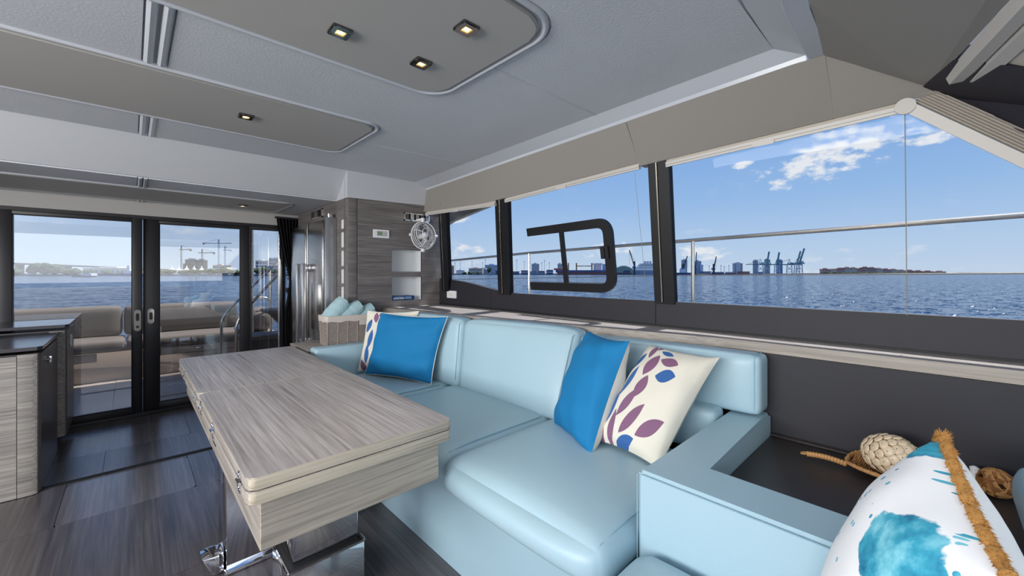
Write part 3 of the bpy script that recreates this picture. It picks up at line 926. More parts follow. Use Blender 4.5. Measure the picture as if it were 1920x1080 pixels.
# ---- galley units at the left
def galley(x1, y0, y1, z0, ztop, label, toe):
    t = root('galley_cabinet', ((x1 - 2.0) / 2, (y0 + y1) / 2, 0), label, 'cabinet', 'galley cabinets by the glass doors')
    add('corner_post', prism(new(), [(x1 - 0.085, y0, z0), (x1 - 0.03, y0, z0), (x1 - 0.008, y0 + 0.012, z0), (x1 - 0.004, y0 + 0.04, z0), (x1 - 0.085, y0 + 0.04, z0)], (0, 0, ztop - 0.022 - z0)), 'galley_wood', t)
    add('front_panel', box(-2.0, x1 - 0.088, y0 + 0.002, y0 + 0.022, z0, ztop - 0.03), 'galley_wood', t)
    add('body', box(-2.0, x1 - 0.02, y0 + 0.042, y1 - 0.006, z0, ztop - 0.024), 'cabinet_dark', t)
    return t
t = galley(-0.41, 3.775, 4.59, 0.004, 0.88, 'pale streaky wood galley cabinet with a tall dark end door, nearest the camera', False)
d_ = add('door', box(-0.428, -0.406, 3.818, 4.575, 0.004, 0.855), 'cabinet_dark', t, label='dark end door')
kx = -0.404
add('latch', lathe(new(), [(0.012, 0), (0.012, 0.012), (0.007, 0.016)], (kx, 4.02, 0.785), 14, 0), 'chrome', d_)
add('key', box(kx, kx + 0.02, 4.05, 4.058, 0.755, 0.80, 0.002), 'chrome', d_)
t2 = galley(-0.365, 4.60, 5.15, 0.10, 0.932, 'dark-sided galley cabinet with rounded wood corner beside the glass door', True)
d_ = add('side_panel', box(-0.385, -0.362, 4.642, 5.14, 0.10, 0.905), 'cabinet_dark', t2)
add('socket', prism(new(), [(-0.361, 4.86 + p[0], 0.80 + p[1]) for p in rrect(-0.025, 0.025, -0.05, 0.05, 0.02, 4)], (0.008, 0, 0)), 'white_plastic', d_)
add('toe_kick', box(-2.0, -0.43, 4.68, 5.1, 0.0, 0.10), 'black_gap', t2)
def counter(x1, y0, y1, z, label):
    b = prism(new(), [(-2.02, y0, z - 0.022), (x1 - 0.02, y0, z - 0.022), (x1, y0 + 0.03, z - 0.022), (x1, y1, z - 0.022), (-2.02, y1, z - 0.022)], (0, 0, 0.022))
    return add('countertop', b, 'counter_dark', None, label, 'countertop', 'galley countertops', smooth=0)
counter(-0.395, 3.755, 4.598, 0.903, 'glossy dark countertop on the nearest galley cabinet')
counter(-0.35, 4.60, 5.165, 0.955, 'glossy dark countertop on the cabinet against the glass door')
add('hob_cover', box(-1.2, -0.62, 3.79, 4.2, 0.9035, 0.909, 0.002), 'counter_dark', None, 'flat dark glass plate lying on the nearest countertop', 'plate')

# ---- refrigerator in the column
t = root('refrigerator', (1.4, 4.4, 0.10), 'tall stainless steel refrigerator with two doors and long bar handles', 'refrigerator')
XF = 1.30
add('body', box(XF + 0.06, 1.56, 3.89, 5.045, 0.105, 1.86), 'cabinet_dark', t)
yS = 4.42
def fdoor(y0, y1):
    b = cushion(XF, XF + 0.058, y0, y1, 0.11, 1.852, 0.022, n=7)
    return add('door', b, 'brushed_steel', t)
d1, d2 = fdoor(3.90, yS - 0.004), fdoor(yS + 0.004, 4.985)
add('door_edge', box(XF - 0.004, XC - 0.002, 3.868, 3.898, 0.105, 1.868, 0.006), 'steel_edge', t, label='broad brushed door edge')
add('hinge_cap', lathe(new(), [(0.028, 1.868), (0.028, 1.90), (0.02, 1.905)], (XF + 0.045, 3.90, 0), 14), 'chrome', t)
for yy, dd in ((yS - 0.09, d1), (yS + 0.09, d2)):
    hd = add('handle', box(XF - 0.075, XF - 0.04, yy - 0.022, yy + 0.022, 0.60, 1.445, 0.008), 'steel_edge', dd)
    for zz_ in (0.64, 1.40):
        add('handle_mount', box(XF - 0.045, XF + 0.004, yy - 0.02, yy + 0.02, zz_ - 0.035, zz_ + 0.035, 0.006), 'chrome', hd)
add('dispenser_panel', box(XF - 0.004, XF + 0.01, 3.98, 4.27, 0.80, 1.245, 0.003), 'brushed_steel', d1)
# grille above
def grille(name, c, ax, w, h, nrm, label, cat, sec):
    c, ax, nrm = Vector(c), Vector(ax), Vector(nrm)
    up = Vector((0, 0, 1))
    t = root(name, c - up * h / 2, label, cat)
    b = new()
    for s in (-1, 1):
        obox(b, c + up * s * (h / 2 - 0.005) + nrm * 0.010, ax, nrm, up, w, 0.02, 0.010)
        obox(b, c + ax * s * (w / 2 - 0.005) + nrm * 0.010, ax, nrm, up, 0.010, 0.02, h)
    add('frame', b, 'chrome', t, smooth=0)
    for i in range(sec):
        x = -w / 2 + w * (i + 0.5) / sec
        b = obox(new(), c + ax * x + nrm * 0.004, (ax * math.cos(0.5) + nrm * math.sin(0.5)), (nrm * math.cos(0.5) - ax * math.sin(0.5)), up, w / sec * 0.9, 0.004, h - 0.02)
        add('vane', b, ('light_frame', 'chrome', 'brushed_steel')[i % 3], t, smooth=0)
    add('backing', obox(new(), c + nrm * 0.0015, ax, nrm, up, w - 0.012, 0.002, h - 0.012), 'black_gap', t)
grille('air_vent', (XC - 0.001, 4.38, 1.955), (0, 1, 0), 0.30, 0.085, (-1, 0, 0), 'small chrome air vent above the steel refrigerator', 'vent', 3)
grille('air_vent', (2.081, YC - 0.001, 1.905), (1, 0, 0), 0.285, 0.078, (0, -1, 0), 'long chrome air vent above the white wall fan', 'vent', 5)

# ---- thermostat, fan, sockets, book
t = root('control_panel', (1.705, YC, 1.68), 'white wall control panel with a small green display', 'thermostat')
pl = add('plate', prism(new(), [(p[0], YC - 0.001, p[1]) for p in rrect(1.628, 1.783, 1.680, 1.757, 0.006, 3)], (0, -0.012, 0)), 'white_plastic', t)
ins = add('inset', box(1.664, 1.762, YC - 0.0145, YC - 0.012, 1.700, 1.741), 'panel_grey', t)
add('display', box(1.669, 1.706, YC - 0.0165, YC - 0.0143, 1.712, 1.735), 'screen_green', ins)
for i in range(6):
    x, z = 1.716 + (i % 3) * 0.015, 1.707 + (i // 3) * 0.018
    add('button', box(x, x + 0.011, YC - 0.0165, YC - 0.0143, z, z + 0.011), 'paper', ins)

t = root('wall_fan', (2.1, YC - 0.12, 1.58), 'white caged cabin fan mounted under the long chrome vent', 'fan')
fc = V(2.105, YC - 0.10, 1.722)
add('mount', lathe(new(), [(0.018, -0.012), (0.018, 0.03)], fc + V(-0.01, 0, 0.142), 12), 'white_plastic', t)
add('mount', box(2.075, 2.115, YC - 0.11, YC - 0.001, 1.868, 1.89, 0.004), 'white_plastic', t)
add('mount', lathe(new(), [(0.022, -0.02), (0.018, 0.012)], fc + V(-0.01, 0, -0.142), 12), 'white_plastic', t)
def ring(c, r, ax, tr, n=40):
    ax = Vector(ax).normalized()
    a = ax.orthogonal().normalized()
    b2 = ax.cross(a)
    return [Vector(c) + (a * math.cos(2 * PI * i / n) + b2 * math.sin(2 * PI * i / n)) * r for i in range(n)]
yawv = V(0.25, -0.95, 0.18)
gb = add('gimbal_ring', tube(new(), ring(fc, 0.136, (0.0, -1, 0), 0), 0.0065, 8, True), 'white_plastic', t)
add('gimbal_knob', lathe(new(), [(0.014, -0.012), (0.014, 0.012)], fc + V(0.142, 0, 0), 12, 0), 'white_plastic', gb)
add('gimbal_knob', lathe(new(), [(0.014, -0.012), (0.014, 0.012)], fc + V(-0.142, 0, 0), 12, 0), 'white_plastic', gb)
b = new()
for rr, off in ((0.122, 0.0), (0.118, 0.02), (0.065, 0.05), (0.115, -0.03)):
    tube(b, ring(fc + yawv.normalized() * off, rr, yawv, 0), 0.0036, 6, True)
ay = yawv.normalized()
a1 = ay.orthogonal().normalized(); a2 = ay.cross(a1)
for i in range(4):
    a = i * PI / 2 + 0.4
    dv = a1 * math.cos(a) + a2 * math.sin(a)
    tube(b, fillet([fc + ay * 0.055, fc + ay * 0.05 + dv * 0.065, fc + ay * 0.01 + dv * 0.122, fc - ay * 0.03 + dv * 0.115], 0.03, 4), 0.0034, 6)
add('cage', b, 'white_plastic', t)
b = new()
M3 = [a1, a2]
lathe_pts = [(0.028, -0.055), (0.03, -0.01), (0.026, 0.03), (0.018, 0.042)]
rings = []
for r_, h_ in lathe_pts:
    rings.append([b.verts.new(fc + ay * h_ + (a1 * math.cos(2 * PI * j / 16) + a2 * math.sin(2 * PI * j / 16)) * r_) for j in range(16)])
for a_, c_ in zip(rings, rings[1:]):
    for j in range(16):
        b.faces.new((a_[j], a_[(j + 1) % 16], c_[(j + 1) % 16], c_[j]))
b.faces.new(rings[0]); b.faces.new(rings[-1])
add('motor', b, 'white_plastic', t)
for i in range(3):
    a = i * 2 * PI / 3 + 0.8
    def bl(u, v, a=a):
        ang = a + (v - 0.5) * (0.55 + 0.9 * u)
        r_ = 0.026 + 0.082 * u
        return fc + (a1 * math.cos(ang) + a2 * math.sin(ang)) * r_ + ay * (0.022 * (v - 0.5) + 0.004)
    b = sheet(new(), bl, 5, 5)
    bmesh.ops.solidify(b, geom=b.faces[:], thickness=0.003)
    add('blade', b, 'white_plastic', t)

def socket(x, y, z, label, slots=3):
    t = root('power_socket', (x, y, z - 0.04), label, 'socket')
    pl = add('plate', prism(new(), [(x, y + p[0], z + p[1]) for p in rrect(-0.078, 0.078, -0.037, 0.037, 0.006, 3)], (-0.010, 0, 0)), 'white_plastic', t)
    for i in range(slots):
        add('switch', box(x - 0.0135, x - 0.0095, y - 0.042 + i * 0.03, y - 0.042 + i * 0.03 + 0.022, z - 0.018, z + 0.018, 0.001), 'paper', pl)
socket(2.351, 3.365, 1.135, 'white power socket plate on the dark sill panel by the aft corner')

t = root('book', (1.95, YC + 0.06, 1.085), 'blue paperback lying flat in the lower white niche', 'book')
add('cover', box(1.822, 2.062, YC + 0.004, YC + 0.15, 1.0845, 1.125, 0.002), 'book_blue', t)
add('pages', box(1.826, 2.0625, YC + 0.008, YC + 0.152, 1.089, 1.1205), 'paper', t)
def text_mesh(s, size, loc, rot, mat, parent, name='lettering', ext=0.0006, sx=1.0):
    cu = bpy.data.curves.new(name, 'FONT')
    cu.body = s
    cu.size = size
    cu.extrude = ext
    cu.align_x, cu.align_y = 'LEFT', 'BOTTOM_BASELINE'
    o = bpy.data.objects.new('tmp', cu)
    COL.objects.link(o)
    bpy.context.view_layer.update()
    me = bpy.data.meshes.new_from_object(o.evaluated_get(bpy.context.evaluated_depsgraph_get()))
    bpy.data.objects.remove(o)
    b = new()
    b.from_mesh(me)
    bpy.data.meshes.remove(me)
    M = Matrix.Translation(loc) @ rot.to_4x4() @ Matrix.Diagonal((sx, 1, 1, 1))
    bmesh.ops.transform(b, matrix=M, verts=b.verts)
    return add(name, b, mat, parent, smooth=0)
RX = Matrix.Rotation(R(90), 3, 'X')
text_mesh('JAMES PATTERSON', 0.026, V(1.838, YC + 0.0035, 1.095), RX, 'paper', t, sx=0.52)
for i in range(2):
    add('lettering', box(1.962, 2.03, YC + 0.0028, YC + 0.004, 1.096 + i * 0.013, 1.103 + i * 0.013), 'far_blue', t)

# ---- curtain gathered at the aft corner
t = root('curtain', (1.32, 5.10, 0.0), 'dark pleated curtain tied back beside the steel refrigerator', 'curtain')
def curt(u, v):
    z = 1.965 - v * 1.93
    xr = 1.405
    k = 0.0
    if z > 1.28:
        s = (1.965 - z) / (1.965 - 1.28)
        xl = 1.185 + (1.315 - 1.185) * (s ** 1.15)
    else:
        s = min(1, (1.28 - z) / 0.5)
        xl = 1.315 - 0.055 * (s * s * (3 - 2 * s))
    x = xl + (xr - xl) * u
    y = 5.10 + 0.026 * math.sin(u * 2 * PI * 6.5 + 0.6 * math.sin(v * 5)) * (0.6 + 0.4 * (xr - xl) / 0.22)
    return V(x, y, z)
b = sheet(new(), curt, 90, 40)
bmesh.ops.solidify(b, geom=b.faces[:], thickness=0.003)
add('cloth', b, 'curtain_black', t)
add('tie_back', tube(new(), [(1.31, 5.065, 1.285), (1.36, 5.058, 1.275), (1.403, 5.065, 1.285), (1.403, 5.135, 1.29), (1.36, 5.142, 1.285), (1.31, 5.135, 1.285)], 0.008, 6, True), 'curtain_black', t)
add('track', box(1.17, 1.42, 5.08, 5.12, 1.965, 1.985), 'frame_black', t)

# ================================================================== TABLE
t = root('dining_table', (0.6, 2.5, 0), 'long folding dining table in pale streaky wood on polished steel pedestals', 'table')
TX0, TX1, TY0, TYM, TY1, TZ = 0.243, 0.96, 1.37, 2.525, 3.655, 0.75
def leafbm(y0, y1, z0, z1):
    o = rrect(TX0, TX1, y0, y1, 0.026, 5)
    bm_ = prism(new(), [(p[0], p[1], z0) for p in o], (0, 0, z1 - z0))
    es = [e for e in bm_.edges if abs(e.verts[0].co.z - e.verts[1].co.z) < 1e-6]
    bmesh.ops.bevel(bm_, geom=es, offset=0.003, segments=1, affect='EDGES')
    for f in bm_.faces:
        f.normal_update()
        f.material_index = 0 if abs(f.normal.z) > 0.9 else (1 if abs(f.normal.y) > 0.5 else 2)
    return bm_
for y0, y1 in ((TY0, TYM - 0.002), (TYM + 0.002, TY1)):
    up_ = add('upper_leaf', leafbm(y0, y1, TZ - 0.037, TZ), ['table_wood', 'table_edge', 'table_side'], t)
    lo_ = add('lower_leaf', leafbm(y0, y1, TZ - 0.080, TZ - 0.041), ['table_wood', 'table_edge', 'table_side'], t)
    add('leaf_gap_shadow', box(TX0 + 0.012, TX1 - 0.012, y0 + 0.012, y1 - 0.012, TZ - 0.0415, TZ - 0.0365), 'black_gap', t)  # black sheet painting the shadow in the slit between the leaves
add('leaf_joint_edging', box(TX0 + 0.03, TX1 - 0.002, TYM - 0.0018, TYM + 0.0018, TZ - 0.03, TZ + 0.0006), 'table_edge', t)
def apron(y0, y1):
    bm_ = box(0.283, 0.915, y0, y1, 0.508, TZ - 0.081, 0.002, 1)
    for f in bm_.faces:
        f.normal_update()
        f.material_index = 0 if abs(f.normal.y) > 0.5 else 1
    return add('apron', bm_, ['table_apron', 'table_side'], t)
a1_ = apron(1.405, 2.505)
a2_ = apron(2.51, 3.62)
add('slot', box(0.2815, 0.284, 2.28, 2.36, 0.55, 0.63), 'black_gap', a1_)
hinge_y = (3.50, 3.20, 2.62, 2.40, 2.02, 1.47)
for y in hinge_y:
    hb = new()
    for s in (-1, 1):
        pts = [(TX0 - 0.0005, y + p[0], TZ - 0.039 + s * 0.018 + p[1]) for p in rrect(-0.016, 0.016, -0.014, 0.014, 0.006, 3)]
        prism(hb, pts, (-0.003, 0, 0))
    tube(hb, [(TX0 - 0.006, y - 0.02, TZ - 0.039), (TX0 - 0.006, y + 0.02, TZ - 0.039)], 0.006, 8)
    h_ = add('hinge', hb, 'chrome', t)
    for s in (-1, 1):
        for q in (-0.009, 0.009):
            add('screw', lathe(new(), [(0.0042, -0.0055), (0.0042, -0.002)], (TX0, y + q, TZ - 0.039 + s * 0.02), 8, 0), 'chrome', h_)
# pedestals: telescoping polished boxes
def pedestal(x0, x1, y0, y1, zt_, label):
    p = add('pedestal_sleeve', box(x0, x1, y0, y1, 0.0, zt_, 0.006), 'chrome', t)
    b = new()
    o1, o2 = rrect(x0, x1, y0, y1, 0.006, 2), rrect(x0 + 0.016, x1 - 0.016, y0 + 0.016, y1 - 0.016, 0.006, 2)
    add('collar', tube(new(), [(q[0], q[1], zt_) for q in o1], 0.005, 6, True), 'chrome', p)
    add('collar_gap', box(x0 + 0.006, x1 - 0.006, y0 + 0.006, y1 - 0.006, zt_, zt_ + 0.002), 'black_gap', p)
    c = add('pedestal_column', box(x0 + 0.02, x1 - 0.02, y0 + 0.02, y1 - 0.02, zt_, 0.508, 0.005), 'chrome', t)
    return p
pedestal(0.43, 0.724, 1.68, 1.92, 0.212, 'near')
p2 = add('pedestal_sleeve', box(0.31, 0.85, 2.19, 2.42, 0.0, 0.508, 0.004), 'chrome', t)
add('foot', cushion(0.258, 0.308, 2.20, 2.31, 0.0, 0.10, 0.024, n=5, fn=lambda co, p: V(co.x - 0.02 * (p[2] + 1) * (1 - p[0]) / 2, co.y, co.z)), 'chrome', p2)
add('base_strip', box(0.30, 0.86, 2.17, 2.44, 0.0, 0.018, 0.006), 'chrome', p2)
p3 = add('pedestal_sleeve', box(0.40, 0.76, 3.05, 3.28, 0.0, 0.508, 0.004), 'chrome', t)

# ================================================================== SOFA
so = root('sofa', (1.5, 1.9, 0), 'long pale blue leather sofa with loose back cushions under the windows', 'sofa')
L = 'sofa_leather'
add('base', prism(new(), [(1.07, 0.0, 0.0), (1.07, 3.25, 0.0), (1.70, 3.25, 0.0), (1.92, 2.0, 0.0), (2.10, 0.8, 0.0), (2.10, 0.0, 0.0)], (0, 0, 0.385)), 'sofa_leather_base', so)
def bfront(y):
    pts = [(0.5, 1.78), (1.5, 1.70), (2.4, 1.685), (3.26, 1.60)]
    for (a, xa), (c, xc) in zip(pts, pts[1:]):
        if y <= c: return xa + (xc - xa) * (y - a) / (c - a)
    return 1.60
def tfront(y): return min(2.0, 1.66 + (2.81 - y) * 0.165)
def wr(amp, f1, f2, ph=0):
    def fn(co, p):
        w = max(0, p[2])
        co = co.copy()
        co.z += amp * w * math.sin(co.x * f1 + co.y * f2 + ph) * (1 - p[0] ** 2) * (1 - p[1] ** 2)
        return co
    return fn
def seam_loop(bm_pts, parent, r=0.0028):
    return add('seam', tube(new(), bm_pts, r, 5), 'sofa_seam', parent)
for y0, y1, x0, tp in ((2.47, 3.245, 1.03, 0.012), (1.52, 2.462, 1.02, 0.02), (0.675, 1.512, 0.99, 0.035)):
    xb = bfront((y0 + y1) / 2) + 0.12
    sc = add('seat_cushion', cushion(x0, xb, y0, y1, 0.385, 0.535, 0.062, tp, 0.035, 15, wr(0.004, 7, 9, y0 * 5)), L, so)
    for yy in (y0 + 0.03,):
        pts = [(x0 + 0.06 + 0.045 * math.cos(a) * -1, yy, 0.47 + 0.055 * math.sin(a)) for a in [R(-60 + 15 * i) for i in range(10)]]
        pts += [(x0 + 0.2, yy, 0.5345), (xb - 0.12, yy, 0.5345)]
        seam_loop(pts, sc)
# seat of the forward leg, in front of the corner arm
add('seat_cushion', cushion(0.86, 1.188, -0.55, 0.655, 0.34, 0.50, 0.075, 0.01, 0.02, 13), L, so)
add('base', box(0.92, 1.185, -0.6, 0.60, 0.0, 0.345), 'sofa_leather_base', so)
# back cushions
def back(y0, y1, z0, z1, th, bulge=0.025, crease=None):
    def fn(co, p):
        zf = (co.z - z0) / (z1 - z0)
        x = bfront(co.y) * (1 - zf) + tfront(co.y) * zf
        co = co.copy()
        dent = 0
        if crease is not None:
            dy = (co.y - crease) / 0.035
            dent = 0.012 * math.exp(-dy * dy) * max(0, zf) * (1 if p[0] < 0 else 0) * (1 - abs(2 * zf - 1.1) ** 2)
            dent = max(0, dent)
        co.x = x + (co.x) - bulge * max(0, -p[0]) * (1 - p[1] ** 4) * (1 - p[2] ** 2) + dent
        co.z -= 0.012 * p[1] ** 6 * max(0, p[2])
        return co
    return cushion(0.0, th, y0, y1, z0, z1, 0.04, 0.01, 0, 17, fn)
for y0, y1, cr_ in ((2.36, 3.235, 2.7), (1.44, 2.352, 1.98)):
    bc = add('back_cushion', back(y0, y1, 0.52, 1.018, 0.135, crease=cr_), L, so)
    for yy in (y0 + 0.022, y1 - 0.022):
        pts = []
        for i in range(12):
            zf = 0.08 + 0.84 * i / 11
            pts.append((bfront(yy) * (1 - zf) + tfront(yy) * zf - 0.001, yy, 0.545 + zf * 0.473))
        pts.append((tfront(yy) + 0.07, yy, 1.010))
        seam_loop(pts, bc, 0.002)
add('back_cushion', cushion(0, 0.13, 0.675, 1.44, 0.545, 0.74, 0.03, 0, 0, 9, lambda co, p: V(co.x + bfront(co.y) + 0.1, co.y, co.z)), L, so)
bo = add('back_bolster', cushion(0, 0.135, 0.53, 1.435, 0.722, 0.985, 0.028, 0.006, 0.012, 13, lambda co, p: V(co.x + 1.985 - (co.y - 0.53) * 0.10, co.y, co.z)), L, so)
seam_loop([(1.9845, 0.553, 0.75), (1.9835, 0.553, 0.955), (1.992, 0.553, 0.978), (2.02, 0.553, 0.988), (2.10, 0.553, 0.988)], bo, 0.0022)
# arms
add('arm', box(1.02, 1.70, 3.262, 3.402, 0.02, 0.767, 0.022, 3), L, so)
bm_ = prism(new(), [(1.192, 0.670, 0.0), (1.192, -0.8, 0.0), (1.357, -0.8, 0.0), (1.357, 0.522, 0.0), (2.122, 0.522, 0.0), (2.122, 0.670, 0.0)], (0, 0, 0.713))
bmesh.ops.bevel(bm_, geom=[e for e in bm_.edges], offset=0.012, segments=3, affect='EDGES')
ar = add('arm', bm_, L, so)
seam_loop([(1.1925, 0.655, 0.702), (1.1925, -0.78, 0.702)], ar, 0.002)
seam_loop([(1.1925, 0.6695, 0.05), (1.1925, 0.6695, 0.70)], ar, 0.002)
# backrest of the forward leg
add('back_cushion', cushion(0.80, 1.76, -0.46, -0.135, 0.716, 0.845, 0.05, 0.0, 0.0, 11), L, so)
add('back_cushion', cushion(0.80, 1.18, -0.42, -0.20, 0.505, 0.712, 0.05, 0.0, 0.0, 9), L, so)

# ---- corner console between arm and wall
t = root('corner_console', (1.74, 0.0, 0), 'low dark brown console top set inside the sofa corner', 'console')
add('top', box(1.36, 2.128, -0.8, 0.52, 0.586, 0.616, 0.003), 'console_top', t)
add('carcass', box(1.40, 2.10, -0.8, 0.50, 0.0, 0.585), 'console_top', t)
add('wall_lip', box(2.095, 2.128, -0.8, 0.519, 0.6165, 0.624, 0.002), 'console_top', t)
# ---- low cabinet behind the aft arm, carrying the basket
t = root('side_cabinet', (1.25, 3.5, 0), 'low dark wood cabinet between sofa arm and refrigerator column', 'cabinet')
add('top', box(1.0, 1.70, 3.406, 3.592, 0.722, 0.742, 0.002), 'ledge_wood', t)
add('carcass', box(1.03, 1.70, 3.41, 3.59, 0.0, 0.721), 'cabinet_dark', t)
add('top', box(1.0, 1.288, 3.592, 3.86, 0.722, 0.742, 0.002), 'ledge_wood', t)
add('carcass', box(1.03, 1.285, 3.595, 3.855, 0.0, 0.721), 'cabinet_dark', t)

# ================================================================== LOOSE THINGS
# ---- pillows
def pillow(c, e1, e2, w, h, th, fmat, bmat, label, wob=0.0, ph=0.0, pinch=0.07, n=34, piping=None, bk_=0.9):
    """c centre, e1 across, e2 up; the front face looks along e1 x e2"""
    c = Vector(c)
    e1 = Vector(e1).normalized()
    e2 = Vector(e2)
    e2 = e2.normalized()
    nr = e1.cross(e2).normalized()
    t = root('throw_pillow', c - Vector((0, 0, h * 0.45)), label, 'pillow', 'throw pillows on the sofa')
    def pos(u, v, side):
        a, b_ = 2 * u - 1, 2 * v - 1
        sx = 1 - pinch * (1 - b_ * b_) * (abs(a) ** 3)
        sy = 1 - pinch * (1 - a * a) * (abs(b_) ** 3)
        k = max(0, (1 - abs(a) ** 2.4)) ** 0.5 * max(0, (1 - abs(b_) ** 2.4)) ** 0.5
        wr_ = wob * (math.sin(a * 9 + b_ * 4 + ph) + math.sin(b_ * 11 - a * 3 + ph * 2)) * k * (abs(a) ** 2 + abs(b_) ** 2)
        d = th / 2 * k + wr_
        return c + e1 * (a * sx * w / 2) + e2 * (b_ * sy * h / 2) + nr * (d if side > 0 else -d * bk_)
    f = sheet(new(), lambda u, v: pos(u, v, 1), n, n, 'uv')
    fo = add('front_panel', f, fmat, t, smooth=180)
    bk = sheet(new(), lambda u, v: pos(u, v, -1), n, n, 'uv')
    bo_ = add('back_panel', bk, bmat, t, smooth=180)
    loop = []
    for q in range(4):
        for i in range(24):
            s = i / 24
            u, v = ((s, 0), (1, s), (1 - s, 1), (0, 1 - s))[q]
            loop.append(pos(u, v, 1))
    if piping:
        add('piping', tube(new(), loop, 0.0028, 5, True), piping, t)
    return t, pos, (c, e1, e2, nr)
def four(bl, br, tr, tl):
    bl, br, tr, tl = map(Vector, (bl, br, tr, tl))
    return (bl + br + tr + tl) / 4, ((br + tr) - (bl + tl)) / 2, ((tl + tr) - (bl + br)) / 2
def p4(bl, br, tr, tl, *a, **k):
    c, e1, e2 = four(bl, br, tr, tl)
    return pillow(c, e1, e2, e1.length, e2.length, *a, **k)
p4((1.655, 1.40, .545), (1.43, 1.04, .545), (1.72, 0.99, 1.035), (1.86, 1.36, 1.02), 0.19, 'blue_linen', 'cream_cloth',
   'plain blue linen pillow with cream back, leaning on the leaf-print pillow by the corner arm', 0.009, 0.3, bk_=1.2)
p4((1.61, 1.09, .555), (1.45, 0.765, .60), (1.93, 0.645, .955), (1.82, 1.00, 1.02), 0.18, 'leaf_print', 'cream_cloth',
   'cream pillow with purple and blue leaf print in the sofa corner beside the arm', 0.005, 1.1, bk_=0.7)
p4((1.30, 3.07, .548), (1.615, 2.56, .548), (1.63, 2.40, 1.03), (1.49, 3.11, 1.04), 0.15, 'blue_linen', 'cream_cloth',
   'plain blue linen pillow standing near the refrigerator end of the sofa', 0.010, 2.0, piping='cream_cloth')
p4((1.285, 3.17, .555), (1.66, 2.97, .555), (1.62, 2.78, 1.05), (1.42, 3.20, 1.05), 0.09, 'leaf_print', 'cream_cloth',
   'leaf-print cream pillow half hidden behind the blue pillow at the far sofa arm', 0.003, 0.7)
tp, tpos, _ = p4((1.14, 0.145, .52), (0.80, 0.075, .45), (0.95, -0.075, .875), (1.27, -0.009, 1.013), 0.25, 'splash_print', 'white_cloth',
   'white pillow with teal watercolour splashes and tan fur trim in the foreground', 0.004, 0.4, pinch=0.05, bk_=1.1)
# fur trim along its top edge and down its far edge
path = [tpos(0.0, 1 - i / 16 * 0.10, 1) for i in range(16, 0, -1)] + [tpos(i / 30, 1.0, 1) for i in range(31)]
rad = [0.0105 + 0.0018 * math.sin(i * 1.7) + 0.0012 * math.sin(i * 3.1) for i in range(len(path))]
fb = tube(new(), path, 0.012, 8, False, rad)
rnd = random.Random(3)
for k in range(5000):
    i = rnd.randrange(len(path) - 1)
    s = rnd.random()
    p = path[i].lerp(path[i + 1], s)
    dr = Vector((rnd.gauss(0, 1), rnd.gauss(0, 1), rnd.gauss(0, 1))).normalized()
    r_ = rad[i]
    a_ = p + dr * r_ * 0.85
    tip = p + dr * (r_ + 0.002 + rnd.random() * 0.004) + (path[i + 1] - path[i]).normalized() * 0.006
    sd_ = dr.orthogonal().normalized() * 0.0011
    fb.faces.new([fb.verts.new(a_ + sd_), fb.verts.new(a_ - sd_), fb.verts.new(tip)])
add('fur_trim', fb, 'fur', tp, label='tan fur trim', kind='stuff')

# ---- wicker basket with liner
BO = V(1.165, 3.425, 0.743)                     # front corner
ba = R(-3)
bu, bv = V(math.cos(ba), math.sin(ba), 0), V(-math.sin(ba), math.cos(ba), 0)
# nudge: small turn so its flank shows; both run level
BW, BD, BH = 0.43, 0.21, 0.25
t = root('wicker_basket', BO + bu * BW / 2 + bv * BD / 2, 'grey woven wicker basket with cream cloth liner on the low cabinet', 'basket')
def bp(s, z, out=0.0):
    """point on the basket wall: s runs round the perimeter, sides flare a little upward"""
    per = 2 * (BW + BD)
    s = (s % 1.0) * per
    fl_ = 0.012 * (z / BH) + out
    if s < BW: x, y, n_ = s, 0, -bv
    elif s < BW + BD: x, y, n_ = BW, s - BW, bu
    elif s < 2 * BW + BD: x, y, n_ = BW - (s - BW - BD), BD, bv
    else: x, y, n_ = 0, BD - (s - 2 * BW - BD), -bu
    return BO + bu * x + bv * y + n_ * fl_ + V(0, 0, z)
b = new()
NR, NP = 26, 96
for r_ in range(NR):
    z = 0.006 + r_ * (BH - 0.03) / NR
    tube(b, [bp(i / NP, z + 0.0015 * math.sin(i * 2.3 + r_ * 1.7), 0.0025 * (1 if (i // 2 + r_) % 2 else -1)) for i in range(NP)], 0.0041, 5, True)
add('weave', b, 'wicker_grey', t, kind='stuff')
b = new()
for i in range(0, 96, 6):
    tube(b, [bp(i / NP, 0.002, 0.003), bp(i / NP, BH - 0.02, 0.003)], 0.0035, 5)
add('stakes', b, 'wicker_grey', t, kind='stuff')
b = new()
NQ = 72
rows = [[b.verts.new(bp(i / NQ, z, o)) for i in range(NQ)] for z, o in ((BH - 0.048 , 0.0075), (BH - 0.02, 0.009), (BH, 0.007), (BH + 0.003, 0.0), (BH - 0.02, -0.006), (0.03, -0.006))]
for i in range(NQ):
    for row in rows[:1]:
        row[i].co.z += 0.004 * math.sin(i * 0.9)
for a_, c_ in zip(rows, rows[1:]):
    for i in range(NQ):
        b.faces.new((a_[i], a_[(i + 1) % NQ], c_[(i + 1) % NQ], c_[i]))
add('cloth_liner', b, 'liner', t, label='cream cloth liner folded over the rim', smooth=60)
cx = BO + bu * 0.29 - bv * 0.022 + V(0, 0, BH - 0.085)
add('name_tag', prism(new(), [cx + bu * p[0] + V(0, 0, p[1]) for p in rrect(-0.04, 0.04, 0, 0.045, 0.004, 2)], -bv * 0.004), 'liner', t)
add('basket_floor', prism(new(), [bp(s_, 0.004, -0.004) for s_ in (0.0001, BW / 1.24, (BW + BD) / 1.24, (2 * BW + BD) / 1.24)], (0, 0, 0.006)), 'wicker_grey', t)
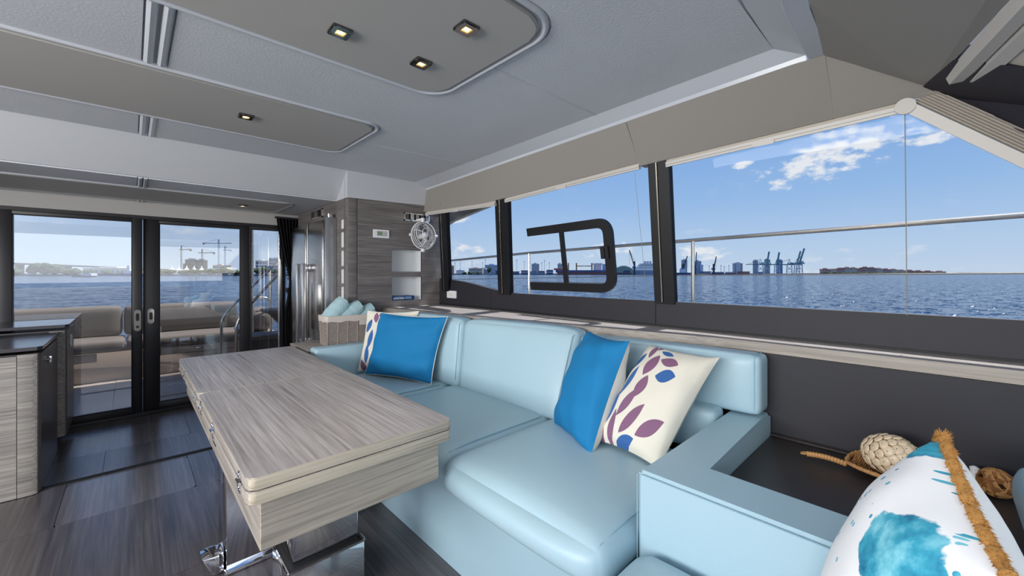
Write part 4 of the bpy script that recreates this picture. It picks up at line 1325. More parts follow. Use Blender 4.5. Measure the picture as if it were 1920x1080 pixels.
# rolled towels
def towel(a, b2, r, label):
    a, b2 = Vector(a), Vector(b2)
    d = (b2 - a)
    ax = d.normalized()
    s1 = ax.cross(V(0, 0, 1)).normalized()
    s2 = s1.cross(ax)
    t = root('rolled_towel', (a + b2) / 2 - V(0, 0, r), label, 'towel', 'rolled towels in the basket')
    def f(u, v):
        an = 2 * PI * u
        k = 1 - 0.12 * abs(2 * v - 1) ** 6 + 0.03 * math.sin(3 * an + v * 6) + 0.02 * math.sin(v * 21 + an)
        return a + d * v + (s1 * math.cos(an) + s2 * math.sin(an)) * r * k
    bm_ = sheet(new(), f, 28, 14)
    add('terry_cloth', bm_, 'towel', t, smooth=80)
    for end, off in ((a, -0.001), (b2, 0.001)):
        pts = []
        for i in range(46):
            an = i * 0.42
            rr = r * 0.9 * (1 - i / 50)
            pts.append(end + ax * off + (s1 * math.cos(an) + s2 * math.sin(an)) * rr)
        add('rolled_end', tube(new(), pts, r * 0.085, 6), 'towel', t)
        cap = new()
        vs = [cap.verts.new(end + ax * off * 2 + (s1 * math.cos(2 * PI * i / 18) + s2 * math.sin(2 * PI * i / 18)) * r * 0.85) for i in range(18)]
        cap.faces.new(vs)
        add('end_fold', cap, 'towel', t, smooth=0)
bz = 0.743 + BH
def bq(x, y, z): return BO + bu * x + bv * y + V(0, 0, BH + z)
towel(bq(0.03, 0.10, -0.045), bq(0.17, 0.11, 0.11), 0.074, 'pale aqua towel roll, steepest, at the refrigerator side of the basket')
towel(bq(0.13, 0.10, -0.03), bq(0.30, 0.10, 0.06), 0.072, 'pale aqua towel roll lying across the middle of the basket')
towel(bq(0.285, 0.105, -0.03), bq(0.41, 0.10, 0.04), 0.062, 'smallest pale aqua towel roll at the window end of the basket')

# ---- woven tray with handle, shell ball, rattan ball on the console
t = root('woven_tray', (1.97, 0.13, 0.617), 'leaf-shaped woven rattan tray with wrapped handle on the console', 'tray')
h0, h1 = V(1.915, 0.352, 0.645), V(1.945, 0.235, 0.635)
hd_ = (h1 - h0)
b = new()
n_ = 26
tube(b, [h0.lerp(h1, i / n_) + V(0, 0, 0.006 * math.sin(i / n_ * PI)) for i in range(n_ + 1)], 0.009, 8, False, [0.0085 + 0.0022 * (i % 2) for i in range(n_ + 1)])
add('handle', b, 'rattan', t)
add('hanging_loop', tube(new(), ring(h0 - hd_.normalized() * 0.008, 0.010, (0, 0.2, 1), 0, 16), 0.003, 6, True), 'rattan', t)
ax_ = V(0.10, -0.34, 0).normalized()
sx_ = V(ax_.y, -ax_.x, 0)
def tray_pt(s, w):
    """s 0..1 along, w -1..1 across"""
    ln, wd = 0.36, 0.135
    k = math.sin(PI * min(1, max(0, s)) ** 0.8) ** 0.75
    return h1 + ax_ * (s * ln) + sx_ * (w * wd * k) + V(0, 0, -0.012 + 0.035 * (w * w) * k + 0.02 * (abs(2 * s - 1) ** 3))
b = new()
loop = [tray_pt(i / 24, 1) for i in range(25)] + [tray_pt(i / 24, -1) for i in range(23, 0, -1)]
tube(b, loop, 0.006, 6, True)
for k in range(len(loop)):
    p = loop[k]
    q = loop[(k + 1) % len(loop)]
    dd = (q - p)
    tube(b, [p + V(0, 0, 0.006), p + dd * 0.5 + dd.cross(V(0, 0, 1)).normalized() * 0.006, q - V(0, 0, 0.005)], 0.0032, 5)
add('rim', b, 'rattan', t)
b = new()
for i in range(46):
    s0 = i / 46
    for sg in (-1, 1):
        pts = [tray_pt(min(0.99, s0 + 0.13 * w), sg * w) + V(0, 0, 0.0015 * (1 if (i + j) % 2 else -1)) for j, w in enumerate((0.0, 0.25, 0.5, 0.75, 1.0))]
        tube(b, pts, 0.0028, 5)
add('woven_strands', b, 'rattan', t, kind='stuff')
b = new()
for j in range(-5, 6):
    w = j / 5.6
    tube(b, [tray_pt(0.03 + 0.94 * i / 16, w) + V(0, 0, -0.003) for i in range(17)], 0.0022, 5)
add('ribs', b, 'rattan_dark', t, kind='stuff')

sb_c = V(1.965, 0.115, 0.702)
sbr = V(0.066, 0.078, 0.065)
t = root('shell_ball', sb_c - V(0, 0, sbr.z), 'egg-shaped ball covered in overlapping cream shell discs on the woven tray', 'ball')
b = new()
bmesh.ops.create_icosphere(b, subdivisions=3, radius=1.0)
for v in b.verts:
    v.co = V(v.co.x * sbr.x, v.co.y * sbr.y, v.co.z * sbr.z) + sb_c
add('core', b, 'shell_core', t)
me_shell = None
rnd = random.Random(11)
NS = 92
for i in range(NS):
    zf = 1 - 2 * (i + 0.5) / NS
    an = i * PI * (3 - math.sqrt(5))
    dr = V(math.sqrt(1 - zf * zf) * math.cos(an), zf, math.sqrt(1 - zf * zf) * math.sin(an))
    p = V(dr.x * sbr.x, dr.y * sbr.y, dr.z * sbr.z)
    nr_ = V(dr.x / sbr.x, dr.y / sbr.y, dr.z / sbr.z).normalized()
    tl = (nr_ + V(0, 0.28, 0) + V(rnd.gauss(0, .06), rnd.gauss(0, .06), rnd.gauss(0, .06))).normalized()
    if me_shell is None:
        sh_b = new()
        rg = []
        for r_, h_ in ((0.0, 0.0032), (0.55, 0.0026), (0.93, 0.0008), (1.0, -0.0012)):
            rg.append([sh_b.verts.new((0.0165 * r_ * math.cos(2 * PI * j / 12), 0.0165 * r_ * math.sin(2 * PI * j / 12), h_)) for j in range(12)] if r_ else [sh_b.verts.new((0, 0, h_))])
        for j in range(12):
            sh_b.faces.new((rg[0][0], rg[1][j], rg[1][(j + 1) % 12]))
        for a_, c_ in zip(rg[1:], rg[2:]):
            for j in range(12):
                sh_b.faces.new((a_[j], c_[j], c_[(j + 1) % 12], a_[(j + 1) % 12]))
        for f in sh_b.faces: f.smooth = True
        pin = [sh_b.verts.new((0.0016 * math.cos(2 * PI * j / 6), 0.0016 * math.sin(2 * PI * j / 6), 0.0036)) for j in range(6)]
        pf = sh_b.faces.new(pin)
        pf.material_index = 1
        me_shell = bpy.data.meshes.new('shell_disc')
        sh_b.to_mesh(me_shell)
        sh_b.free()
        me_shell.materials.append(MATS['shell'])
        me_shell.materials.append(MATS['shell_pin'])
    o = bpy.data.objects.new('shell_disc', me_shell)
    COL.objects.link(o)
    o.parent = t
    q = tl.to_track_quat('Z', 'Y')
    sc_ = 0.9 + 0.3 * rnd.random()
    o.matrix_local = Matrix.Translation(p + V(0, 0, sbr.z) + nr_ * 0.002) @ q.to_matrix().to_4x4() @ Matrix.Scale(sc_, 4)

t = root('rattan_ball', (2.06, -0.132, 0.617), 'open ball of twisted rattan strands on the console beside the shell ball', 'ball')
rnd = random.Random(5)
rc = V(2.055, -0.132, 0.664)
for i in range(15):
    ax0 = Vector((rnd.gauss(0, 1), rnd.gauss(0, 1), rnd.gauss(0, 1))).normalized()
    off = rnd.uniform(-0.021, 0.021)
    rr = math.sqrt(max(0.0, 0.043 ** 2 - off ** 2))
    b = new()
    for dlt in (-0.0035, 0, 0.0035):
        tube(b, [p + ax0 * dlt for p in ring(rc + ax0 * off, rr, ax0, 0, 28)], 0.0021, 5, True)
    add('strand', b, ('rattan', 'rattan_dark')[i % 2], t)
# small white shell finial behind the foreground pillow
add('white_finial', lathe(new(), [(0.004, 0), (0.012, 0.01), (0.009, 0.05), (0.012, 0.075), (0.004, 0.08)], (2.075, -0.085, 0.6165), 10), 'white_plastic', None, 'small white turned finial standing between the two balls', 'ornament')

# ================================================================== OUTSIDE: SIDE DECK AND COCKPIT
rl = root('guard_rail', (2.95, 1.5, 0.85), 'polished steel guard rail outside the side windows', 'railing')
add('top_rail', tube(new(), [(2.95, 6.0, 1.45), (2.95, 4.3, 1.507), (2.95, 2.87, 1.555), (2.95, 1.2, 1.588), (2.95, -0.3, 1.614), (2.95, -2.0, 1.63)], 0.0135, 10), 'rail_steel', rl)
for y, z in ((4.6, 1.495), (2.866, 1.55), (1.217, 1.58), (-0.6, 1.61)):
    add('stanchion', tube(new(), [(2.95, y, 0.85), (2.95, y, z)], 0.0125, 10), 'rail_steel', rl)
add('lifeline', tube(new(), [(2.95, 6.0, 1.25), (2.95, 4.6, 1.262), (2.95, 2.866, 1.298), (2.95, 1.217, 1.335), (2.95, -0.6, 1.352), (2.95, -2.0, 1.36)], 0.004, 6), 'rail_steel', rl)
hullo = root('hull_side_deck', (2.7, 1.5, -1.2), 'white side deck and hull below the guard rail', 'hull')
add('deck', box(2.475, 3.05, -3.0, 5.4, 0.78, 0.85, 0.01), 'hull_white', hullo)
add('topside', box(2.475, 3.0, -3.0, 8.2, -1.5, 0.775), 'hull_white', hullo)
ov = root('roof_overhang', (2.45, 1.8, 2.13), 'white roof overhang with raked strut above the side windows', 'roof')
add('overhang_slab', prism(new(), [(2.16, -1.5, 2.24), (2.92, -1.5, 2.24), (2.90, 0.8, 2.24), (2.68, 2.0, 2.24), (2.50, 3.6, 2.24), (2.45, 5.3, 2.24), (2.16, 5.3, 2.24)], (0, 0, 0.1)), 'hull_white', ov, smooth=0)
add('strut', prism(new(), [(2.60, 4.9, 1.62), (2.60, 3.72, 1.93), (2.60, 2.9, 2.05), (2.60, 2.7, 2.24), (2.60, 4.9, 2.24)], (0.05, 0, 0)), 'beige_panel', ov, smooth=0)
add('white_exterior_sheet', prism(new(), [(2.35, -0.35, 2.12), (0.4, -0.75, 2.12), (0.4, -1.9, 1.35), (2.7, -1.5, 1.35)], (0, 0, 0.004)), 'white_exterior_sheet', ov, smooth=0)  # added sheet giving a bright white exterior past the windscreen

ck = root('cockpit_deck', (0, 6.7, -0.05), 'beige cockpit deck beyond the glass doors', 'deck')
for i, y in enumerate((5.30, 6.0, 6.7, 7.4)):
    for x0, x1 in ((-3.0, -1.3), (-1.296, -0.14), (-0.136, 1.02), (1.024, 2.4)):
        add('deck_panel', box(x0, x1, y, y + 0.696, -0.05, -0.02), 'deck_beige', ck, smooth=0)
add('deck_body', box(-3.0, 2.44, 5.30, 8.15, -0.4, -0.052), 'hull_white', ck)
hr = add('deck_hatch', box(0.15, 0.72, 5.9, 6.45, -0.0195, -0.012, 0.003), 'deck_beige', ck)
add('hatch_rim', tube(new(), [(p[0], p[1], -0.012) for p in rrect(0.15, 0.72, 5.9, 6.45, 0.03, 4)], 0.006, 6, True), 'rail_steel', hr)
add('cockpit_roof', box(-3.0, 2.6, 5.28, 6.9, 2.28, 2.38, 0.01), 'hull_white', None, 'white hardtop roof over the cockpit', 'roof')
be = root('cockpit_bench', (-0.5, 7.5, -0.02), 'long cockpit bench with taupe cushions and beige base', 'bench')
add('base', box(-3.0, 1.20, 7.22, 7.95, -0.02, 0.355, 0.01), 'cockpit_white', be)
hp_ = add('drawer', box(0.29, 1.12, 7.205, 7.222, 0.245, 0.335, 0.004), 'cockpit_white', be)
add('drawer_gap', box(0.284, 1.126, 7.212, 7.221, 0.239, 0.341), 'black_gap', be)
add('latch', box(0.66, 0.75, 7.198, 7.206, 0.275, 0.30, 0.003), 'chrome', hp_)
hp_ = add('drawer', box(-1.5, -0.32, 7.205, 7.222, 0.245, 0.335, 0.004), 'cockpit_white', be)
add('drawer_gap', box(-1.506, -0.314, 7.212, 7.221, 0.239, 0.341), 'black_gap', be)
for x0, x1 in ((-3.0, -1.35), (-1.345, -0.055), (-0.045, 1.22)):
    add('seat_cushion', cushion(x0, x1, 7.15, 7.75, 0.36, 0.50, 0.05, 0.01, 0, 9), 'cockpit_cushion', be)
for x0, x1 in ((-3.0, -1.35), (-1.345, -0.085), (-0.075, 1.24)):
    add('back_cushion', cushion(x0, x1, 7.58, 7.86, 0.50, 0.905, 0.07, 0.0, 0, 9), 'cockpit_cushion', be)
po = root('pouffe', (1.42, 7.3, 0.45), 'rounded taupe corner cushion with dark seam beside the steps', 'cushion')
add('pad', cushion(1.25, 1.62, 7.05, 7.5, 0.46, 0.80, 0.13, 0.02, 0, 11), 'cockpit_cushion', po)
add('seam', tube(new(), [(1.42 + 0.188 * math.cos(a), 7.05 + 0.03 * math.sin(a * 2), 0.63 + 0.15 * math.sin(a)) for a in [R(110 - 14 * i) for i in range(9)]], 0.008, 6), 'black_gap', po)
add('plinth', box(1.26, 1.62, 7.06, 7.5, -0.02, 0.459, 0.01), 'cockpit_white', po)
# steps up to the upper deck with two handrails
st = root('boarding_stairs', (1.3, 6.15, -0.02), 'dark wood steps with two steel handrails outside the narrow pane', 'stairs')
add('tread', box(0.99, 1.66, 5.92, 6.38, 0.50, 0.545, 0.008), 'step_wood', st)
add('riser_box', box(1.08, 1.66, 5.96, 6.36, -0.02, 0.499), 'counter_dark', st)
for x0, z in ((1.28, 0.82), (1.50, 1.10), (1.72, 1.38)):
    tr_ = add('tread', box(x0, x0 + 0.42, 5.92, 6.38, z, z + 0.045, 0.008), 'step_wood', st)
    add('bracket', prism(new(), [(x0 + 0.05, 6.02, z), (x0 + 0.20, 6.02, z - 0.18), (x0 + 0.42, 6.02, z - 0.18), (x0 + 0.42, 6.02, z)], (0, 0.2, 0)), 'step_wood', tr_)
add('handrail', tube(new(), fillet([(0.845, 6.34, -0.02), (0.845, 6.34, 0.74), (0.92, 6.34, 0.87), (1.52, 6.34, 1.545), (2.0, 6.34, 2.08)], 0.12, 6), 0.017, 10), 'rail_steel', st)
add('handrail', tube(new(), fillet([(0.935, 5.90, -0.02), (0.935, 5.90, 0.72), (1.0, 5.90, 0.86), (1.42, 5.90, 1.37), (2.0, 5.90, 2.08)], 0.12, 6), 0.017, 10), 'rail_steel', st)
add('baluster', tube(new(), [(1.40, 6.34, 0.0), (1.40, 6.34, 1.41)], 0.013, 10), 'rail_steel', st)
add('stair_post', tube(new(), [(1.37, 5.62, -0.02), (1.37, 5.62, 2.28)], 0.036, 12), 'frame_black', st)
add('stair_post', tube(new(), [(1.335, 5.62, -0.02), (1.335, 5.62, 2.28)], 0.012, 10), 'rail_steel', st)
rp = root('roof_post', (1.30, 7.0, -0.02), 'pair of tall steel posts carrying the cockpit roof', 'post')
for x, r_ in ((1.305, 0.022), (1.255, 0.012)):
    add('tube', tube(new(), [(x, 7.0, -0.02), (x, 7.0, 2.28)], r_, 12), 'rail_steel', rp)
add('grab_rail', tube(new(), fillet([(1.15, 7.03, 0.98), (1.50, 7.03, 0.98), (1.56, 7.03, 0.90), (1.56, 7.03, 0.45)], 0.06, 5), 0.013, 10), 'rail_steel', rp)

# ================================================================== SEA AND FAR SHORES
ZS = -1.35
b = new()
bmesh.ops.create_circle(b, cap_ends=True, segments=64, radius=9000)
bmesh.ops.translate(b, verts=b.verts, vec=(0, 0, ZS))
sea = add('sea', b, 'sea_water', None, 'choppy blue harbour water all round the boat', 'water', kind='stuff', smooth=0)
VF = V(math.sin(R(YAW)), math.cos(R(YAW)), 0)
VR = V(math.cos(R(YAW)), -math.sin(R(YAW)), 0)
def shore(px, f):
    """ground point seen at a bearing (as a 1920-frame column), f metres ahead"""
    return V(0, 0, ZS) + VF * f + VR * (f * (px - 960) / FPX)
def far_box(b, pxa, pxb, h0, h1, f, dep=None):
    """block between two bearings, heights in frame rows above the waterline, at distance f"""
    k = f / FPX
    a, c = shore(pxa, f), shore(pxb, f)
    dep = dep or max(6, (pxb - pxa) * k * 0.5)
    e = VF * dep
    pts = [a, c, c + e, a + e]
    return prism(b, [p + V(0, 0, h0 * k) for p in pts], (0, 0, (h1 - h0) * k))
def block(name, px, w, h, f, mat, label, cat='building', group=None, win=None, roof=None, steps=()):
    t = root(name, shore(px, f), label, cat, group)
    add('walls', far_box(new(), px - w / 2, px + w / 2, -1, h, f), mat, t, smooth=0)
    for (a, c, hh) in steps:
        add('wing', far_box(new(), px + a, px + c, -1, hh, f - 4), mat, t, smooth=0)
    if roof:
        add('roof', far_box(new(), px - w / 2 - 0.3, px + w / 2 + 0.3, h, h + 0.9, f - 1), roof, t, smooth=0)
        add('penthouse', far_box(new(), px - w * 0.2, px + w * 0.15, h + 0.9, h + 2.6, f + 3), mat, t, smooth=0)
    if win:
        nx, nz_ = win
        b = new()
        for i in range(nx):
            for j in range(nz_):
                x0 = px - w / 2 + w * (i + 0.22) / nx
                z0 = 1.5 + (h - 2) * (j + 0.25) / nz_
                far_box(b, x0, x0 + w / nx * 0.56, z0, z0 + (h - 2) / nz_ * 0.5, f - 0.6, 0.7)
        add('windows', b, 'far_window', t, kind='stuff', smooth=0)
    return t
ORD = ['first', 'second', 'third', 'fourth', 'fifth', 'sixth', 'seventh', 'eighth', 'ninth', 'tenth', 'eleventh', 'twelfth', 'thirteenth', 'fourteenth', 'fifteenth', 'sixteenth',
       'seventeenth', 'eighteenth', 'nineteenth', 'twentieth', 'twenty-first', 'twenty-second', 'twenty-third', 'twenty-fourth', 'twenty-fifth', 'twenty-sixth']
FR = 700
land = root('harbour_quay', shore(1200, FR), 'low concrete harbour quay along the far side of the water', 'quay')
add('quay_wall', far_box(new(), 600, 1542, -1, 1.6, FR + 25, 150), 'far_land', land, smooth=0)
add('quay_fender', far_box(new(), 700, 1540, -1, 1.0, FR + 20, 6), 'far_dark', land, smooth=0)
block('apartment_block', 846, 10, 16, FR + 40, 'far_terracotta', 'small terracotta waterfront building at the aft end of the far shore', win=(3, 4), roof='far_cream')
block('white_shed', 863, 15, 7, FR + 30, 'far_white', 'low white sheds beside the terracotta building on the far shore', 'shed', roof='far_grey')
block('terminal_building', 892, 26, 11, FR + 30, 'far_cream', 'long cream terminal with pale roof seen through the aftmost window', win=(8, 2), roof='far_terracotta')
block('terminal_building', 912, 12, 9, FR + 20, 'far_white', 'square white hall beside the dark shore tree', win=(4, 2), roof='far_white')
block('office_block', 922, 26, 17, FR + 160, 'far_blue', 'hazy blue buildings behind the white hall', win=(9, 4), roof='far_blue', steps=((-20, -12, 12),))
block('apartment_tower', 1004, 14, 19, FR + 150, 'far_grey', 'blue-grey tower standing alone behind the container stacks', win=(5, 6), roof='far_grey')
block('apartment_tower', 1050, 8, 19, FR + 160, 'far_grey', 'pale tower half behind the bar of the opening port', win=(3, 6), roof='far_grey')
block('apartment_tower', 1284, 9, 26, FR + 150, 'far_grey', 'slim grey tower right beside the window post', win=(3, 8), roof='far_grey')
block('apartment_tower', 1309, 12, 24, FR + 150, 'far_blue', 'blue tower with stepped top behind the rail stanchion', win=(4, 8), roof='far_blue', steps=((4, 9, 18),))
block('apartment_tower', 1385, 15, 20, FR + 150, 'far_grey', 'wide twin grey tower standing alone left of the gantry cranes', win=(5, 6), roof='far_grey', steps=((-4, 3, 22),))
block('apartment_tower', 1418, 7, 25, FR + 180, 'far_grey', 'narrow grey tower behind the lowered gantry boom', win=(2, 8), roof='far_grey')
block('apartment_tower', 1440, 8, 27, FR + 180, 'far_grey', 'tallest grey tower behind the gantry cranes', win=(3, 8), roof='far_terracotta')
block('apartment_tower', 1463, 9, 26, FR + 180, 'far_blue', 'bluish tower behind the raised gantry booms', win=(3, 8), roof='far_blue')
# containers along the quay: each stack a thing
rnd = random.Random(21)
GC = 'container stacks on the quay'
CL = ['blue container stack just right of the aft window post', 'second blue container stack from the aft window post', 'pale blue container stack under the lone blue-grey tower',
      'low blue container stack right of the lone tower', 'tallest blue container stack, at the bow of the cargo ship', 'blue container stack half behind the aft window post',
      'low blue container stack before the arched green terminal', 'taller blue container stack before the green terminal, beside the crane', 'blue container row right of the rail stanchion',
      'blue container row under the lone mobile crane', 'red container row left of the wide twin tower', 'red container row under the wide twin tower', 'small blue container stack at the foot of the leftmost gantry crane']
for i, (px, w, h, m_) in enumerate(((968, 14, 6, 'far_navy'), (984, 15, 8, 'far_navy'), (1000, 14, 6, 'far_blue'), (1016, 14, 7, 'far_navy'), (1031, 13, 9, 'far_navy'), (935, 13, 8, 'far_navy'),
                                    (1160, 14, 6, 'far_navy'), (1176, 14, 8, 'far_navy'), (1325, 20, 6, 'far_navy'), (1348, 22, 5, 'far_navy'), (1372, 20, 5, 'far_red'), (1396, 22, 6, 'far_red'), (1428, 14, 5, 'far_navy'))):
    t = root('container_stack', shore(px, FR + 15), CL[i], 'container', GC)
    for j in range(int(h // 2)):
        add('container', far_box(new(), px - w / 2 + rnd.random() * 1.5, px + w / 2 - rnd.random() * 2, 1.6 + j * (h - 1.6) / (h // 2), 1.6 + (j + 0.95) * (h - 1.6) / (h // 2), FR + 15 + rnd.random(), 6), m_ if rnd.random() < 0.7 else rnd.choice(('far_blue', 'far_red', 'far_navy', 'far_grey')), t, smooth=0)
# light masts
for mi_, (px, h) in enumerate(((853, 22), (863, 27), (885, 24), (905, 22), (910, 28), (969, 27), (983, 24), (1016, 22), (1021, 26), (1030, 22), (1318, 17), (1330, 16), (1352, 17), (1358, 15), (1367, 17))):
    t = root('light_mast', shore(px, FR + 40), ORD[mi_] + ' thin lighting mast from the left on the far quay', 'mast', 'lighting masts on the quay')
    add('pole', far_box(new(), px - 0.3, px + 0.3, 0, h, FR + 40, 0.5), 'far_grey', t, smooth=0)
    add('lamp_head', far_box(new(), px - 1.2, px + 1.2, h - 0.5, h + 0.6, FR + 40, 0.6), 'far_grey', t, smooth=0)
# cargo ship
def hull(b, pxa, pxb, h, f, beam=18, rake=2.0):
    k = f / FPX
    a, c = shore(pxa, f), shore(pxb, f)
    d = (c - a).normalized()
    lo = [a + d * rake * k, a + d * 9 * k - VF * beam * 0.3, c - d * 5 * k - VF * beam * 0.3, c - d * 1.5 * k, c - d * 5 * k + VF * beam * .5, a + d * 9 * k + VF * beam * .5]
    hi = [a - d * 1.5 * k, a + d * 8 * k - VF * beam * 0.4, c - d * 4 * k - VF * beam * 0.4, c, c - d * 4 * k + VF * beam * .5, a + d * 8 * k + VF * beam * .5]
    A = [b.verts.new(p + V(0, 0, -0.5)) for p in lo]
    B = [b.verts.new(p + V(0, 0, h * k)) for p in hi]
    b.faces.new(A); b.faces.new(B[::-1])
    for i in range(6):
        b.faces.new((A[i], A[(i + 1) % 6], B[(i + 1) % 6], B[i]))
    return b
t = root('cargo_ship', shore(1095, FR - 30), 'red and blue cargo ship with deck cranes seen through the opening port', 'ship')
add('lower_hull', hull(new(), 1045, 1140, 4.5, FR - 30), 'far_red', t, smooth=0)
add('upper_hull', far_box(new(), 1044, 1139, 4.5, 8.5, FR - 28, 18), 'far_navy', t, smooth=0)
add('bow', far_box(new(), 1040, 1058, 8.5, 12, FR - 28, 14), 'far_red', t, smooth=0)
for px, d in ((1066, -9), (1081, 14), (1110, -14)):
    cr_t = add('deck_crane', far_box(new(), px - 0.9, px + 0.9, 8.5, 22, FR - 26, 3), 'far_yellow', t, smooth=0)
    add('crane_jib', far_box(new(), min(px, px + d), max(px, px + d), 15.5, 17, FR - 26, 2), 'far_yellow', cr_t, smooth=0)
sp_ = add('superstructure', far_box(new(), 1116, 1128, 8.5, 22, FR - 26, 14), 'far_white', t, smooth=0)
add('bridge_wing', far_box(new(), 1114, 1130, 19, 21, FR - 27, 14), 'far_white', sp_, smooth=0)
add('funnel', far_box(new(), 1131, 1136, 8.5, 20, FR - 24, 8), 'far_blue', t, smooth=0)
# domed terminal, cruise ship
t = root('dome_terminal', shore(1170, FR + 40), 'arched green glass terminal roof right of the opening port', 'building')
b = new()
far_pts = [(1150 + i * 2.2, 3 + 13 * math.sin(PI * (0.12 + 0.76 * i / 18))) for i in range(19)]
k = (FR + 40) / FPX
pts = [shore(x, FR + 40) + V(0, 0, h * k) for x, h in far_pts] + [shore(1150 + 39.6, FR + 40), shore(1150, FR + 40)]
prism(b, pts, VF * 40)
add('arched_roof', b, 'far_green_glass', t, smooth=0)
b = new()
tube(b, [shore(x, FR + 38) + V(0, 0, (h + 0.4) * k) for x, h in far_pts], 0.9, 6)
add('roof_edge', b, 'far_white', t)
t = root('cruise_ship', shore(1210, FR + 5), 'grey superyacht-like ship with stacked decks beside the wide window post', 'ship')
add('hull', hull(new(), 1190, 1236, 7, FR + 5), 'far_grey', t, smooth=0)
for i in range(6):
    add('deck', far_box(new(), 1192 + i * 2.2, 1234 - i * 1.5, 7 + i * 2.4, 9.0 + i * 2.4, FR + 6, 14), 'far_white' if i % 2 else 'far_grey', t, smooth=0)
for x in (1209, 1214, 1219):
    add('funnel', far_box(new(), x, x + 2.4, 21, 25, FR + 8, 6), 'far_grey', t, smooth=0)
# mobile harbour cranes with raised booms
def boom_crane(px, f, base_h, tip_px, tip_h, label):
    k = f / FPX
    t = root('harbour_crane', shore(px, f), label, 'crane', 'mobile harbour cranes')
    add('tower', far_box(new(), px - 1.2, px + 1.2, 0, base_h, f, 3), 'far_dark', t, smooth=0)
    add('machine_house', far_box(new(), px - 2.6, px + 2.2, base_h * 0.45, base_h * 0.62, f - 1, 5), 'far_navy', t, smooth=0)
    add('boom', tube(new(), [shore(px, f) + V(0, 0, base_h * 0.55 * k), shore(tip_px, f) + V(0, 0, tip_h * k)], 0.85, 5), 'far_dark', t)
    add('stay', tube(new(), [shore(px, f) + V(0, 0, base_h * k), shore(tip_px, f) + V(0, 0, tip_h * k)], 0.25, 4), 'far_dark', t)
    add('hoist_rope', tube(new(), [shore(tip_px, f) + V(0, 0, tip_h * k), shore(tip_px, f) + V(0, 0, tip_h * 0.4 * k)], 0.15, 4), 'far_dark', t)
boom_crane(1190, FR - 5, 25, 1180, 46, 'mobile crane with boom leaning aft, right of the opening port')
boom_crane(1281, FR - 5, 20, 1289, 35, 'mobile crane with boom leaning forward beside the window post')
boom_crane(1304, FR - 5, 18, 1306, 42, 'mobile crane with near vertical boom behind the rail stanchion')
boom_crane(1339, FR - 5, 20, 1343, 34, 'mobile crane standing alone on open quay left of the wide tower')
# ship-to-shore gantries
def gantry(px, f, boom_up, label, tip=None, s=1.0):
    k = f / FPX
    t = root('gantry_crane', shore(px, f), label, 'crane', 'ship-to-shore gantry cranes')
    for dx in (-5.5, 5.5):
        for dd in (0, 14):
            add('leg', tube(new(), [shore(px + dx * s, f + dd) + V(0, 0, 0), shore(px + dx * s * 0.8, f + dd) + V(0, 0, 19 * k * s)], 0.7, 5), 'far_white', t)
    b = new()
    for z in (5, 11):
        tube(b, [shore(px - 5.3 * s, f) + V(0, 0, z * k * s), shore(px + 5.3 * s, f) + V(0, 0, z * k * s)], 0.5, 5)
    tube(b, [shore(px - 5.3 * s, f) + V(0, 0, 5 * k * s), shore(px + 5.0 * s, f) + V(0, 0, 18 * k * s)], 0.4, 5)
    tube(b, [shore(px + 5.3 * s, f) + V(0, 0, 5 * k * s), shore(px - 5.0 * s, f) + V(0, 0, 18 * k * s)], 0.4, 5)
    add('brace', b, 'far_white', t)
    add('girder', far_box(new(), px - 11 * s, px + 9 * s, 18 * s, 19.8 * s, f, 4), 'far_teal', t, smooth=0)
    add('apex_frame', tube(new(), [shore(px - 4 * s, f) + V(0, 0, 19 * k * s), shore(px, f) + V(0, 0, 29 * k * s), shore(px + 4 * s, f) + V(0, 0, 19 * k * s)], 0.5, 5), 'far_teal', t)
    if boom_up:
        add('boom', tube(new(), [shore(px, f) + V(0, 0, 19 * k * s), shore(px + boom_up[0], f) + V(0, 0, boom_up[1] * k)], 1.3, 6), 'far_teal', t)
        add('stay', tube(new(), [shore(px, f) + V(0, 0, 28 * k * s), shore(px + boom_up[0] * 0.8, f) + V(0, 0, boom_up[1] * 0.8 * k)], 0.3, 4), 'far_dark', t)
    else:
        add('boom', far_box(new(), px - 26, px, 18.6, 19.8, f, 3), 'far_teal', t, smooth=0)
        add('stay', tube(new(), [shore(px, f) + V(0, 0, 29 * k), shore(px - 22, f) + V(0, 0, 20 * k)], 0.3, 4), 'far_dark', t)
    add('machine_house', far_box(new(), px + 2, px + 8, 19.8 * s, 23 * s, f, 6), 'far_white', t, smooth=0)
gantry(1426, FR - 20, None, 'gantry crane with boom lowered level over the water, leftmost of the group')
gantry(1438, FR - 14, (4, 43), 'gantry crane with upright boom, second of the group from the left')
gantry(1457, FR - 20, (4, 42), 'gantry crane with upright boom in the middle of the group')
gantry(1480, FR - 20, None, 'gantry crane with lowered boom right of the middle of the group')
gantry(1499, FR - 24, (9, 49), 'tallest gantry crane with raked boom at the right end of the quay', s=1.12)
gantry(1494, FR - 10, (7, 44), 'gantry crane right behind the tallest one at the end of the quay')
t = root('tugboat', shore(1284, FR - 60), 'dark tugboat with white wheelhouse moored by the window post', 'boat')
add('hull', hull(new(), 1268, 1300, 4, FR - 60, 8, 1), 'far_navy', t, smooth=0)
add('wheelhouse', far_box(new(), 1277, 1286, 4, 11, FR - 58, 6), 'far_white', t, smooth=0)
add('mast', far_box(new(), 1280, 1281, 11, 19, FR - 58, 1), 'far_dark', t, smooth=0)
